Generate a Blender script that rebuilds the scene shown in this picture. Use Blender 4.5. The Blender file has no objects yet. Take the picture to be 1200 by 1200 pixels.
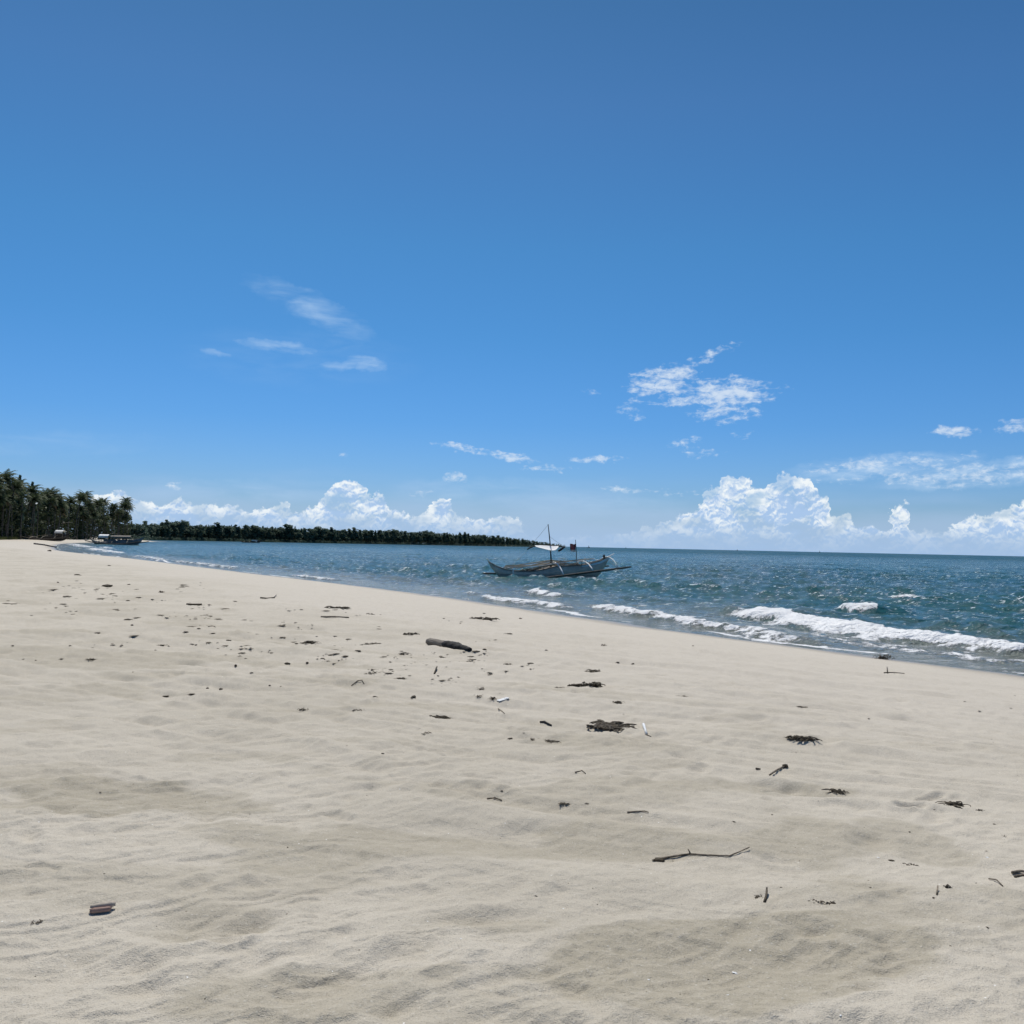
import bpy, bmesh, math, random
import numpy as np
from mathutils import Vector, Matrix
R = math.radians
random.seed(7)
SC = bpy.context.scene
COL = SC.collection

# ------------------------------------------------------------------ camera
H = 2.6                     # eye above the water level (the sand under it is at 1.0)
FPX = 1105.0                # focal length in pixels of the 1200 px photograph
PITCH = math.atan(39.2 / FPX)
ROLL = math.atan(0.0212)
cam_d = bpy.data.cameras.new('camera')
cam = bpy.data.objects.new('camera', cam_d)
COL.objects.link(cam)
cam_d.sensor_width = 36.0
cam_d.sensor_fit = 'HORIZONTAL'
cam_d.lens = 36.0 * FPX / 1200.0
cam_d.clip_start = 0.05
cam_d.clip_end = 200000.0
_f = Vector((0, math.cos(PITCH), math.sin(PITCH)))
_u0 = Vector((0, -math.sin(PITCH), math.cos(PITCH)))
_r0 = Vector((1, 0, 0))
_r = _r0 * math.cos(ROLL) + _u0 * math.sin(ROLL)
_u = _u0 * math.cos(ROLL) - _r0 * math.sin(ROLL)
M4 = Matrix(((_r.x, _u.x, -_f.x, 0), (_r.y, _u.y, -_f.y, 0), (_r.z, _u.z, -_f.z, H), (0, 0, 0, 1)))
cam.matrix_world = M4
SC.camera = cam


def ray(px, py):
    d = _f + _r * ((px - 600) / FPX) + _u * ((600 - py) / FPX)
    return d.normalized()


def azel(px, py):
    d = ray(px, py)
    return math.atan2(d.x, d.y), math.asin(d.z)


def at_depth(px, depth):
    """ground x, y of the column px at forward distance depth"""
    return (px - 600) / FPX * depth, depth


def on_water(px, py, z=0.0):
    d = ray(px, py)
    t = (z - H) / d.z
    return d.x * t, d.y * t


# ------------------------------------------------------------------ light
SUN_EL, SUN_AZ = R(62), R(-14)          # azimuth from +y towards +x
sd = bpy.data.lights.new('sun', 'SUN')
sd.energy = 3.95
sd.angle = R(0.53)
sd.color = (1.0, 0.948, 0.865)
sun = bpy.data.objects.new('sun', sd)
COL.objects.link(sun)
sun_dir = Vector((math.sin(SUN_AZ) * math.cos(SUN_EL), math.cos(SUN_AZ) * math.cos(SUN_EL), math.sin(SUN_EL)))
sun.rotation_euler = sun_dir.to_track_quat('Z', 'Y').to_euler()

SC.view_settings.view_transform = 'Standard'
SC.view_settings.look = 'None'
SC.view_settings.exposure = 0.0
SC.view_settings.gamma = 1.0
SC.view_settings.use_curve_mapping = False
SC.cycles.max_bounces = 5
SC.cycles.diffuse_bounces = 3
SC.cycles.glossy_bounces = 2
SC.cycles.transparent_max_bounces = 6


# ------------------------------------------------------------------ node helpers
class NT:
    def __init__(self, tree):
        self.t = tree
        self.n = tree.nodes
        self.l = tree.links

    def new(self, typ, **kw):
        nd = self.n.new(typ)
        for k, v in kw.items():
            setattr(nd, k, v)
        return nd

    def put(self, sock, val):
        if isinstance(val, bpy.types.NodeSocket):
            self.l.new(val, sock)
        elif isinstance(val, bpy.types.Node):
            self.l.new(val.outputs[0], sock)
        else:
            sock.default_value = val

    def math(self, op, a, b=None, c=None, clamp=False):
        nd = self.new('ShaderNodeMath', operation=op)
        nd.use_clamp = clamp
        self.put(nd.inputs[0], a)
        if b is not None:
            self.put(nd.inputs[1], b)
        if c is not None:
            self.put(nd.inputs[2], c)
        return nd.outputs[0]

    def sstep(self, v, lo, hi, a=0.0, b=1.0):
        nd = self.new('ShaderNodeMapRange', interpolation_type='SMOOTHSTEP')
        self.put(nd.inputs['Value'], v)
        self.put(nd.inputs['From Min'], lo)
        self.put(nd.inputs['From Max'], hi)
        self.put(nd.inputs['To Min'], a)
        self.put(nd.inputs['To Max'], b)
        return nd.outputs[0]

    def lin(self, v, lo, hi, a=0.0, b=1.0):
        nd = self.new('ShaderNodeMapRange')
        self.put(nd.inputs['Value'], v)
        self.put(nd.inputs['From Min'], lo)
        self.put(nd.inputs['From Max'], hi)
        self.put(nd.inputs['To Min'], a)
        self.put(nd.inputs['To Max'], b)
        return nd.outputs[0]

    dims = '3D'

    def noise(self, vec, scale, detail=2.0, rough=0.5, dist=0.0, lac=2.0):
        nd = self.new('ShaderNodeTexNoise')
        nd.noise_dimensions = self.dims
        if vec is not None:
            self.put(nd.inputs['Vector'], vec)
        nd.inputs['Scale'].default_value = scale
        nd.inputs['Detail'].default_value = detail
        nd.inputs['Roughness'].default_value = rough
        nd.inputs['Distortion'].default_value = dist
        nd.inputs['Lacunarity'].default_value = lac
        return nd.outputs['Fac']

    def mix(self, f, a, b, blend='MIX'):
        nd = self.new('ShaderNodeMix', data_type='RGBA', blend_type=blend)
        self.put(nd.inputs[0], f)
        self.put(nd.inputs[6], a if isinstance(a, bpy.types.NodeSocket) else (*a[:3], 1))
        self.put(nd.inputs[7], b if isinstance(b, bpy.types.NodeSocket) else (*b[:3], 1))
        return nd.outputs[2]

    def xyz(self, x, y, z):
        nd = self.new('ShaderNodeCombineXYZ')
        self.put(nd.inputs[0], x)
        self.put(nd.inputs[1], y)
        self.put(nd.inputs[2], z)
        return nd.outputs[0]

    def mapping(self, vec, loc=(0, 0, 0), rot=(0, 0, 0), scale=(1, 1, 1), typ='POINT'):
        nd = self.new('ShaderNodeMapping', vector_type=typ)
        self.put(nd.inputs['Vector'], vec)
        nd.inputs['Location'].default_value = loc
        nd.inputs['Rotation'].default_value = rot
        nd.inputs['Scale'].default_value = scale
        return nd.outputs[0]


# ------------------------------------------------------------------ sky and clouds (world)
world = bpy.data.worlds.new("World")
SC.world = world
world.use_nodes = True
W = NT(world.node_tree)
W.n.clear()
W.dims = '2D'
SKY_STRENGTH = 0.1
sky = W.new('ShaderNodeTexSky', sky_type='NISHITA')
sky.sun_disc = False
sky.sun_elevation = SUN_EL
sky.sun_rotation = SUN_AZ
sky.altitude = 0
sky.air_density = 1.0
sky.dust_density = 0.6
sky.ozone_density = 2.0
geo = W.new('ShaderNodeTexCoord')
sep = W.new('ShaderNodeSeparateXYZ')
W.l.new(geo.outputs['Generated'], sep.inputs[0])
AZ = W.math('ARCTAN2', sep.outputs[0], sep.outputs[1])
EL = W.math('ARCSINE', sep.outputs[2])
K = 1.0 / FPX                                   # one photo pixel in radians
U = W.math('MULTIPLY', AZ, 1.0 / K)             # azimuth and elevation in "pixels"
V = W.math('MULTIPLY', EL, 1.0 / K)
UV = W.xyz(U, V, 0.0)


def uv_of(px, py):
    a, e = azel(px, py)
    return a / K, e / K


# clear-sky grading by elevation
hs = W.new('ShaderNodeHueSaturation')
hs.inputs['Saturation'].default_value = 1.0
W.l.new(sky.outputs[0], hs.inputs['Color'])
SKY_TINT = [(0.0, (0.47, 0.67, 1.05)), (60.0, (0.385, 0.635, 1.06)), (140.0, (0.283, 0.60, 1.01)), (240.0, (0.25, 0.60, 0.93)), (340.0, (0.25, 0.605, 0.88)), (490.0, (0.262, 0.545, 0.78)), (640.0, (0.20, 0.46, 0.65))]
ramp = W.new('ShaderNodeValToRGB')
e = ramp.color_ramp.elements
e[0].position = 0.0
e[0].color = (*SKY_TINT[0][1], 1)
e[1].position = 1.0
e[1].color = (*SKY_TINT[-1][1], 1)
for pxl, c in SKY_TINT[1:-1]:
    k = e.new(pxl / 640.0)
    k.color = (*c, 1)
W.put(ramp.inputs[0], W.math('DIVIDE', V, 640.0, clamp=True))
sky_col = W.mix(1.0, hs.outputs[0], ramp.outputs[0], 'MULTIPLY')

# ---- cumulus bank along the horizon: top edge as a function of azimuth
TOPS = [(100, 588), (140, 575), (155, 578), (165, 586), (180, 587), (205, 585), (230, 590), (250, 592), (270, 594), (290, 597),
        (310, 594), (333, 588), (348, 601), (362, 593), (372, 590), (383, 577), (398, 565), (413, 561), (424, 567), (433, 581),
        (445, 578), (454, 592), (470, 599), (484, 605), (500, 602), (510, 592), (520, 578), (527, 584), (534, 604), (560, 608),
        (585, 604), (600, 607), (612, 613), (640, 631), (680, 629), (720, 627), (755, 618), (790, 606), (818, 594), (830, 578),
        (845, 565), (860, 558), (878, 562), (889, 573), (900, 564), (915, 555), (930, 558), (945, 560), (958, 574), (968, 583),
        (976, 604), (990, 603), (1002, 613), (1040, 620), (1045, 596), (1055, 590), (1065, 596), (1072, 620), (1110, 623),
        (1124, 608), (1135, 602), (1150, 606), (1165, 598), (1180, 600), (1190, 592), (1200, 586), (1240, 575), (1290, 600)]
fc = W.new('ShaderNodeFloatCurve')
U0, U1 = -640.0, 640.0
cur = fc.mapping.curves[0]
pts = [((uv_of(*p)[0] - U0) / (U1 - U0), uv_of(*p)[1] / 100.0) for p in TOPS]
cur.points[0].location = (0.0, 0.45)
cur.points[1].location = (1.0, 0.5)
for p in pts:
    cur.points.new(p[0], p[1])
for p in cur.points:
    p.handle_type = 'AUTO'
fc.mapping.update()

# billowy warp of the coordinates
wn1 = W.noise(UV, 0.055, 4.0, 0.60)
wn2 = W.noise(W.mapping(UV, loc=(311, 97, 5)), 0.055, 4.0, 0.60)
du = W.math('MULTIPLY', W.math('SUBTRACT', wn1, 0.5), 26.0)
dv = W.math('MULTIPLY', W.math('SUBTRACT', wn2, 0.5), 26.0)
Uw = W.math('ADD', U, du)
Vw = W.math('ADD', V, dv)
W.put(fc.inputs['Value'], W.lin(Uw, U0, U1))
top = W.math('MULTIPLY', fc.outputs[0], 100.0)
depth = W.math('SUBTRACT', top, Vw)                         # pixels below the cloud's edge
c_mask = W.sstep(depth, -0.5, 3.0)


def billow(vec, name=''):
    v = W.new('ShaderNodeTexVoronoi', feature='SMOOTH_F1', distance='EUCLIDEAN')
    v.voronoi_dimensions = '2D'
    W.put(v.inputs['Vector'], vec)
    v.inputs['Scale'].default_value = 0.075
    v.inputs['Detail'].default_value = 2.0
    v.inputs['Roughness'].default_value = 0.55
    v.inputs['Lacunarity'].default_value = 2.3
    v.inputs['Smoothness'].default_value = 0.35
    return v.outputs['Distance']


UVw = W.xyz(W.math('ADD', U, W.math('MULTIPLY', du, 0.55)), W.math('ADD', V, W.math('MULTIPLY', dv, 0.55)), 0.0)


def relief(vec, sc, amp):
    """brighter where a lump faces up into the sun"""
    p = billow(W.mapping(vec, scale=(sc, sc, 1)))
    q = billow(W.mapping(vec, loc=(-0.5 * sc, 2.6 * sc, 0), scale=(sc, sc, 1)))
    return W.math('MULTIPLY', W.math('SUBTRACT', q, p), amp)


emb = W.math('ADD', relief(UVw, 1.15, 1.15), relief(W.mapping(UVw, loc=(33, 12, 0)), 0.5, 2.1))
big = W.noise(W.mapping(UV, loc=(40, 7, 0)), 0.026, 3.0, 0.5)


def lit_col(depth, seed, gain=1.0):
    rim = W.sstep(depth, 0.0, 26.0, 0.34, -0.26)
    bg = W.noise(W.mapping(UV, loc=(40 + seed, 7, 0)), 0.026, 3.0, 0.5)
    lit = W.math('ADD', W.math('ADD', W.math('ADD', 0.47, emb), rim), W.math('MULTIPLY', W.math('SUBTRACT', bg, 0.5), 2.0), clamp=True)
    return W.mix(lit, (0.40, 0.57, 0.83), (0.90 * gain, 0.95 * gain, 0.97 * gain))


c_col = lit_col(depth, 0)
# a second, nearer and lower rank of cumulus in front
top2 = W.math('MULTIPLY_ADD', W.math('SUBTRACT', W.noise(W.xyz(W.math('MULTIPLY', Uw, 1.0), 3.0, 0.0), 0.020, 3.0, 0.6), 0.5), 85.0, 9.0)
depth2 = W.math('SUBTRACT', top2, W.math('MULTIPLY_ADD', dv, 0.6, V))
c2_col = lit_col(depth2, 91, 0.95)
# density falls towards the base where haze takes over
low = W.sstep(V, 4.0, 36.0, 0.22, 0.97)
thin = W.sstep(W.noise(W.mapping(UV, loc=(9, 77, 0), scale=(1, 1.6, 1)), 0.03, 3.0, 0.55), 0.32, 0.60, 0.35, 1.0)
c_alpha = W.math('MULTIPLY', W.math('MULTIPLY', c_mask, low), thin)
low2 = W.sstep(V, 4.0, 30.0, 0.05, 0.62)
c2_alpha = W.math('MULTIPLY', W.math('MULTIPLY', W.sstep(depth2, -0.5, 3.5), low2), W.sstep(W.noise(W.mapping(UV, loc=(70, 3, 0)), 0.012, 2.0, 0.5), 0.38, 0.58, 0.15, 1.0))

# ---- wisps and the mackerel patch
WISPS = [  # px, py, half length, half height, tilt (deg, + = rises to the right), strength
    (776, 447, 58, 19, 15, 1.0), (846, 462, 72, 20, 0, 1.0), (838, 414, 42, 7, 24, 0.74), (850, 484, 54, 12, 3, 0.80), (800, 464, 56, 14, 2, .80), (806, 430, 32, 8, 24, .64),
    (540, 525, 40, 6, -9, 0.74), (600, 536, 36, 7, -8, 0.84), (640, 548, 50, 5, 1, 0.70), (690, 539, 54, 5, 2, 0.70), (532, 560, 22, 8, -2, 0.62), (495, 577, 20, 5, 0, .58),
    (745, 574, 50, 5, -1, 0.64), (805, 521, 32, 8, 2, 0.64), (822, 531, 30, 5, 1, 0.62), (738, 482, 24, 9, -10, 0.60), (692, 459, 16, 4, 0, 0.56), (870, 509, 20, 6, 12, 0.56),
    (1120, 506, 34, 7, -5, 0.76), (1192, 500, 30, 8, 3, 0.74), (1035, 547, 120, 15, 4, 0.62), (1140, 558, 112, 13, 4, 0.66), (1210, 548, 90, 16, 8, 0.6),
    (205, 570, 13, 6, -5, 0.75), (402, 531, 11, 4, 0, .62), (800, 579, 46, 5, 0, .56), (880, 575, 60, 5, 0, .52), (905, 456, 26, 8, 0, .55),
]
SOFT = [(1030, 547, 110, 12, 4, 1.5), (1140, 557, 105, 12, 4, 1.9), (1215, 549, 90, 14, 8, 1.7), (325, 406, 50, 7, -3, 1.5), (252, 414, 18, 4, -3, 1.1), (400, 429, 34, 5, 6, 1.2), (430, 426, 26, 8, -4, 1.5), (365, 361, 84, 15, -20, 1.0), (405, 400, 40, 10, 14, .4), (700, 590, 110, 14, 0, .6), 
        (560, 575, 120, 14, 2, .6), (300, 575, 160, 12, 2, .5), (60, 520, 130, 12, 4, .3), (350, 420, 150, 30, 0, .18)]
grp = bpy.data.node_groups.new('wisp', 'ShaderNodeTree')
for nm in ('U', 'V', 'CU', 'CV', 'COS', 'SIN', 'IRX', 'IRY', 'STR', 'PREV'):
    grp.interface.new_socket(nm, in_out='INPUT', socket_type='NodeSocketFloat')
grp.interface.new_socket('OUT', in_out='OUTPUT', socket_type='NodeSocketFloat')
G = NT(grp)
gi = G.new('NodeGroupInput')
go = G.new('NodeGroupOutput')
gx = G.math('SUBTRACT', gi.outputs['U'], gi.outputs['CU'])
gy = G.math('SUBTRACT', gi.outputs['V'], gi.outputs['CV'])
ga = G.math('MULTIPLY', G.math('MULTIPLY_ADD', gx, gi.outputs['COS'], G.math('MULTIPLY', gy, gi.outputs['SIN'])), gi.outputs['IRX'])
gb = G.math('MULTIPLY', G.math('SUBTRACT', G.math('MULTIPLY', gy, gi.outputs['COS']), G.math('MULTIPLY', gx, gi.outputs['SIN'])), gi.outputs['IRY'])
gr = G.math('MULTIPLY_ADD', ga, ga, G.math('MULTIPLY', gb, gb))
gv = G.math('MULTIPLY', G.math('SUBTRACT', 1.0, gr, clamp=True), gi.outputs['STR'])
G.l.new(G.math('MAXIMUM', gv, gi.outputs['PREV']), go.inputs[0])
ws = W.noise(W.mapping(UV, loc=(5, 3, 0), scale=(1, 2.2, 1)), 0.06, 3.0, 0.55)
Uq = W.math('MULTIPLY_ADD', W.math('SUBTRACT', ws, 0.5), 22.0, U)
Vq = W.math('MULTIPLY_ADD', W.math('SUBTRACT', W.noise(UV, 0.045, 3.0, 0.6), 0.5), 11.0, V)


def chain(table):
  prev = None
  for (px, py, rx, ry, tilt, s) in table:
    g = W.new('ShaderNodeGroup')
    g.node_tree = grp
    cu, cv = uv_of(px, py)
    W.put(g.inputs['U'], Uq)
    W.put(g.inputs['V'], Vq)
    for nm, v in (('CU', cu), ('CV', cv), ('COS', math.cos(R(tilt))), ('SIN', math.sin(R(tilt))), ('IRX', 1 / rx), ('IRY', 1 / (ry * 1.25)), ('STR', s)):
        g.inputs[nm].default_value = v
    W.put(g.inputs['PREV'], prev if prev is not None else 0.0)
    prev = g.outputs[0]
  return prev


prev = chain(WISPS)
prev_soft = chain(SOFT)
streak = W.noise(W.mapping(UV, rot=(0, 0, R(-9)), scale=(0.40, 1.5, 1)), 0.070, 6.0, 0.62, 0.35)
puff = W.noise(W.mapping(UV, scale=(0.8, 1.3, 1)), 0.15, 4.0, 0.6, 0.25)
tex = W.math('MULTIPLY_ADD', puff, 0.45, W.math('MULTIPLY', streak, 0.62))
w_alpha = W.math('MULTIPLY', W.sstep(W.math('ADD', W.math('MULTIPLY', prev, 0.95), W.math('MULTIPLY', W.math('SUBTRACT', tex, 0.535), 2.7)), 0.30, 1.25), 0.78)
w_alpha = W.math('MULTIPLY', w_alpha, W.sstep(prev, 0.0, 0.30))
soft_n = W.noise(W.mapping(UV, rot=(0, 0, R(14)), scale=(0.4, 1.6, 1)), 0.045, 4.0, 0.55, 0.3)
soft_a = W.math('MULTIPLY', W.math('MULTIPLY', prev_soft, W.sstep(soft_n, 0.22, 0.85)), 0.50)
# pale veil low over the horizon
veil = W.math('MULTIPLY', W.sstep(W.math('ADD', V, W.math('MULTIPLY', W.math('SUBTRACT', W.noise(W.mapping(UV, scale=(0.35, 1.6, 1)), 0.02, 3.0, 0.5), 0.5), 60.0)), 78.0, 20.0), 0.42)
haze_a = W.sstep(V, 44.0, 0.0, 0.0, 0.66)

bg_sky = W.new('ShaderNodeBackground')
W.put(bg_sky.inputs[0], sky_col)
bg_sky.inputs[1].default_value = SKY_STRENGTH


def layer(under, alpha, color):
    b = W.new('ShaderNodeBackground')
    W.put(b.inputs[0], color if isinstance(color, bpy.types.NodeSocket) else (*color, 1))
    b.inputs[1].default_value = 1.0
    m = W.new('ShaderNodeMixShader')
    W.put(m.inputs[0], alpha)
    W.l.new(under, m.inputs[1])
    W.l.new(b.outputs[0], m.inputs[2])
    return m.outputs[0]


s_ = layer(bg_sky.outputs[0], veil, (0.45, 0.60, 0.86))
s_ = layer(s_, soft_a, (0.50, 0.68, 0.90))
s_ = layer(s_, w_alpha, (0.74, 0.83, 0.93))
s_ = layer(s_, c_alpha, c_col)
s_ = layer(s_, c2_alpha, c2_col)
s_ = layer(s_, haze_a, (0.37, 0.55, 0.82))
wo = W.new('ShaderNodeOutputWorld')
W.l.new(s_, wo.inputs[0])

# ------------------------------------------------------------------ numpy noise and the coast
_rng = np.random.RandomState(11)
_PERM = np.concatenate([_rng.permutation(256)] * 3).astype(np.int32)
_GA = _rng.rand(256) * 2 * np.pi
_GX, _GY = np.cos(_GA), np.sin(_GA)


def pn(x, y):
    """gradient noise about -0.7..0.7"""
    xi = np.floor(x).astype(np.int64)
    yi = np.floor(y).astype(np.int64)
    xf, yf = x - xi, y - yi
    u = xf * xf * xf * (xf * (xf * 6 - 15) + 10)
    v = yf * yf * yf * (yf * (yf * 6 - 15) + 10)

    def g(ix, iy, dx, dy):
        h = _PERM[_PERM[ix & 255] + (iy & 255)]
        return _GX[h] * dx + _GY[h] * dy
    a = g(xi, yi, xf, yf)
    b = g(xi + 1, yi, xf - 1, yf)
    c = g(xi, yi + 1, xf, yf - 1)
    d = g(xi + 1, yi + 1, xf - 1, yf - 1)
    return (a + (b - a) * u) * (1 - v) + (c + (d - c) * u) * v


def fbm(x, y, o=3, r=0.5):
    s, a, f = 0.0, 1.0, 1.0
    for k in range(o):
        s = s + a * pn(x * f + 17.3 * k, y * f - 9.1 * k)
        a *= r
        f *= 2.03
    return s


def ss(v, a, b):
    t = np.clip((v - a) / (b - a), 0, 1)
    return t * t * (3 - 2 * t)


COAST = [(120, -180), (60, -72), (30, -13), (18, 9.0), (11.4, 21), (10.3, 22.9), (8.9, 25), (6.6, 28.6), (3.7, 34), (0, 41), (-4.2, 49), (-11, 60),
         (-20, 74), (-46, 116), (-63, 141), (-81, 170), (-113, 235), (-146, 309), (-185, 420), (-222, 555), (-240, 640), (-310, 800), (-395, 1000),
         (-400, 1120), (-355, 1290), (-285, 1430), (-150, 1760), (0, 2200), (135, 2950), (190, 3250), (100, 3700), (-500, 4400), (-4000, 6500)]


def catmull(P, n):
    out = []
    P = [np.array(p, float) for p in P]
    for i in range(len(P) - 1):
        p0, p1, p2, p3 = P[max(i - 1, 0)], P[i], P[i + 1], P[min(i + 2, len(P) - 1)]
        # centripetal-ish: limit tangents to avoid overshoot on uneven spacing
        d = np.linalg.norm(p2 - p1)
        m1 = (p2 - p0) / max(np.linalg.norm(p2 - p0), 1e-6) * d
        m2 = (p3 - p1) / max(np.linalg.norm(p3 - p1), 1e-6) * d
        for k in range(n):
            t = k / n
            h00 = 2 * t**3 - 3 * t**2 + 1
            h10 = t**3 - 2 * t**2 + t
            h01 = -2 * t**3 + 3 * t**2
            h11 = t**3 - t**2
            out.append(h00 * p1 + h10 * m1 + h01 * p2 + h11 * m2)
    out.append(P[-1])
    return np.array(out)


COASTP = catmull(COAST, 4)


def poly_dist(x, y, P):
    """signed distance (+ = right hand of the direction of travel) and parameter along the polyline"""
    best = np.full(x.shape, 1e18)
    sg = np.ones(x.shape)
    par = np.zeros(x.shape)
    acc = 0.0
    for i in range(len(P) - 1):
        ax, ay = P[i]
        bx, by = P[i + 1]
        ex, ey = bx - ax, by - ay
        L2 = ex * ex + ey * ey
        L = math.sqrt(L2)
        t = np.clip(((x - ax) * ex + (y - ay) * ey) / L2, 0, 1)
        dx, dy = x - ax - t * ex, y - ay - t * ey
        d2 = dx * dx + dy * dy
        m = d2 < best
        best = np.where(m, d2, best)
        cr = ex * (y - ay) - ey * (x - ax)
        sg = np.where(m, np.where(cr > 0, -1.0, 1.0), sg)
        par = np.where(m, acc + t * L, par)
        acc += L
    return np.sqrt(best) * sg, par, acc


def inland(x, y):
    """metres inland of the waterline (negative out at sea)"""
    d, _, _ = poly_dist(x, y, COASTP)
    return -d


# footprints, scuffs and hollows in the dry sand: x, y, radius along, across, angle, depth
_rs = np.random.RandomState(5)
DENTS = []
for k in range(210):
    D = 2.2 + 12.0 * _rs.rand()**1.3
    az = R(-34 + 68 * _rs.rand())
    DENTS.append((D * math.tan(az), D, 0.10 + 0.12 * _rs.rand(), 0.06 + 0.06 * _rs.rand(), _rs.rand() * 3.14, 0.010 + 0.014 * _rs.rand()))
for (px, py, r1, r2, an, dp) in [(250, 1085, .26, .17, .3, .035), (265, 1102, .07, .05, .4, .03), (300, 1080, .16, .1, 1.0, .028), (170, 1130, .2, .1, .6, .02),
                                 (560, 1080, .28, .1, .2, .026), (1066, 939, .11, .05, .25, .045), (1090, 927, .16, .04, .5, .030), (1074, 932, .05, .03, .4, .02), (880, 1130, .8, .3, .1, .04), (220, 940, 1.0, .45, .1, .05), (620, 985, 1.5, .35, -.25, .05),
                                 (80, 1140, .3, .15, .4, .025), (400, 1150, .3, .16, .5, .03), (500, 1120, .12, .2, .2, .03), (940, 920, .6, .2, -.1, .04), (960, 1000, .35, .5, .5, .03), (1080, 1000, .35, .4, .4, .03)]:
    d_ = ray(px, py)
    t_ = (1.0 - H) / d_.z
    DENTS.append((d_.x * t_, d_.y * t_, r1, r2, an, dp))


# long faint wheel ruts sweeping along the beach
RUTS = []
for ppts in ([(-60, 684), (250, 712), (520, 765)], [(-60, 700), (230, 733), (470, 788)], [(-60, 722), (210, 757), (480, 822)], [(-60, 734), (220, 775), (470, 836)],
             [(-60, 762), (250, 812), (560, 876)], [(-60, 778), (240, 832), (540, 900)], [(-60, 806), (180, 846), (420, 905)], [(280, 862), (600, 940), (1010, 1000)], [(620, 742), (900, 806), (1210, 850)], [(700, 880), (960, 925), (1210, 940)]):
    RUTS.append(np.array([[q * (1.0 - H) / ray(*p).z for q in ray(*p)[:2]] for p in ppts]))


def sand_base(d):
    z = np.interp(d, [-4000, -200, -40, -8, 0, 6, 13, 24, 60, 140, 4000], [-14, -7, -2.6, -0.75, -0.04, 0.50, 0.96, 1.02, 1.25, 1.9, 2.6])
    return z


def sand_height(x, y):
    d = inland(x, y)
    z = sand_base(d)
    dry = ss(d, 2.5, 9.0)
    D = np.hypot(x, y)
    # long low undulations, streaks dragged along the beach, wind ripples, trampled unevenness
    und = fbm(x * 0.42 + 3.1, y * 0.42 + 8.2, 3) * 0.036
    c, s = 0.925, -0.38
    a, b = x * c + y * s, -x * s + y * c
    t = (fbm(a * 0.15 + 5, b * 1.25 + 2, 4, 0.55) + 0.25 * pn(a * 0.4, b * 6.0)) * 4.5      # little scarps left along the beach
    fl = np.floor(t)
    stk = (fl + ss(t - fl, 0.28, 0.72)) / 4.5 * 0.072 * (0.35 + 0.65 * ss(b, 5.0, 8.5))
    c2, s2 = 0.86, 0.51
    a2, b2 = x * c2 + y * s2, -x * s2 + y * c2
    wx = a2 + 0.25 * pn(a2 * 0.9, b2 * 0.9)
    patch = ss(pn(x * 0.35 + 7, y * 0.5 + 1), -0.30, 0.35)
    wind = ((0.5 - np.abs(pn(wx * 1.7 + 1, b2 * 4.6))) * 0.036 + (0.5 - np.abs(pn(wx * 3.6 + 9, b2 * 10.5))) * 0.020) * (0.35 + 0.75 * patch)
    t3 = (pn(wx * 0.95 + 4, b2 * 2.3 + 6) + 0.45 * pn(wx * 2.1, b2 * 5.2)) * 4.0      # small wind scarps
    f3 = np.floor(t3)
    slip = (f3 + ss(t3 - f3, 0.40, 0.62)) / 4.0 * 0.036 * (0.25 + 0.75 * ss(pn(x * 0.22 + 2, y * 0.3 + 5) - 0.10 * (x - 0.5), -0.15, 0.35))
    rough = fbm(x * 2.7 + 40, y * 2.7 + 3, 3, 0.5) * 0.008
    fine = fbm(x * 13, y * 13, 3, 0.6) * 0.0052
    near = 1.0 - ss(D, 25, 60)
    h = (und + stk + (wind + slip) * (1 - 0.5 * ss(d, 18, 12)) + rough + fine) * near * (0.12 + 0.88 * dry) + und * (1 - near) * dry
    for (cx, cy, r1, r2, an, dp) in DENTS:
        m = (np.abs(x - cx) < 2.6 * r1 + 2.6 * r2) & (np.abs(y - cy) < 2.6 * r1 + 2.6 * r2)
        if m.any():
            xx, yy = x[m] - cx, y[m] - cy
            q1 = (xx * math.cos(an) + yy * math.sin(an)) / r1
            q2 = (-xx * math.sin(an) + yy * math.cos(an)) / r2
            rr = q1 * q1 + q2 * q2
            h[m] += 0.95 * dp * (-np.exp(-rr * 1.6) + 0.35 * np.exp(-(np.sqrt(rr) - 1.35)**2 * 5.0))
    for k, P in enumerate(RUTS):
        lo, hi = P.min(0) - 1.0, P.max(0) + 1.0
        m = (x > lo[0]) & (x < hi[0]) & (y > lo[1]) & (y < hi[1])
        if m.any():
            xm, ym = x[m], y[m]
            q, par, tot = poly_dist(xm, ym, P)
            q = q + 0.16 * pn(xm * 0.5 + k, ym * 0.5) + 0.03 * pn(xm * 3, ym * 3)
            amp = ss(pn(xm * 0.6 + 3 * k, ym * 0.6 + k), -0.45, 0.15) * ss(par, 0, 0.5) * (1 - ss(par, tot - 0.8, tot))
            h[m] += amp * (-0.020 * np.exp(-(q / 0.085)**2) + 0.014 * np.exp(-((np.abs(q) - 0.19) / 0.075)**2))
    return z + h, d


def sand_z(x, y):
    z, _ = sand_height(np.array([float(x)]), np.array([float(y)]))
    return float(z[0])


def on_sand(px, py):
    d = ray(px, py)
    if d.z > -1e-4:
        d.z = -1e-4
    z = 1.0
    x = y = 0.0
    for _ in range(14):
        t = (z - H) / d.z
        x, y = d.x * t, d.y * t
        z = 0.5 * z + 0.5 * sand_z(x, y)
    return Vector((x, y, sand_z(x, y)))


# ------------------------------------------------------------------ materials
def mat(name):
    m = bpy.data.materials.new(name)
    m.use_nodes = True
    n = NT(m.node_tree)
    n.bsdf = m.node_tree.nodes['Principled BSDF']
    return m, n


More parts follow.
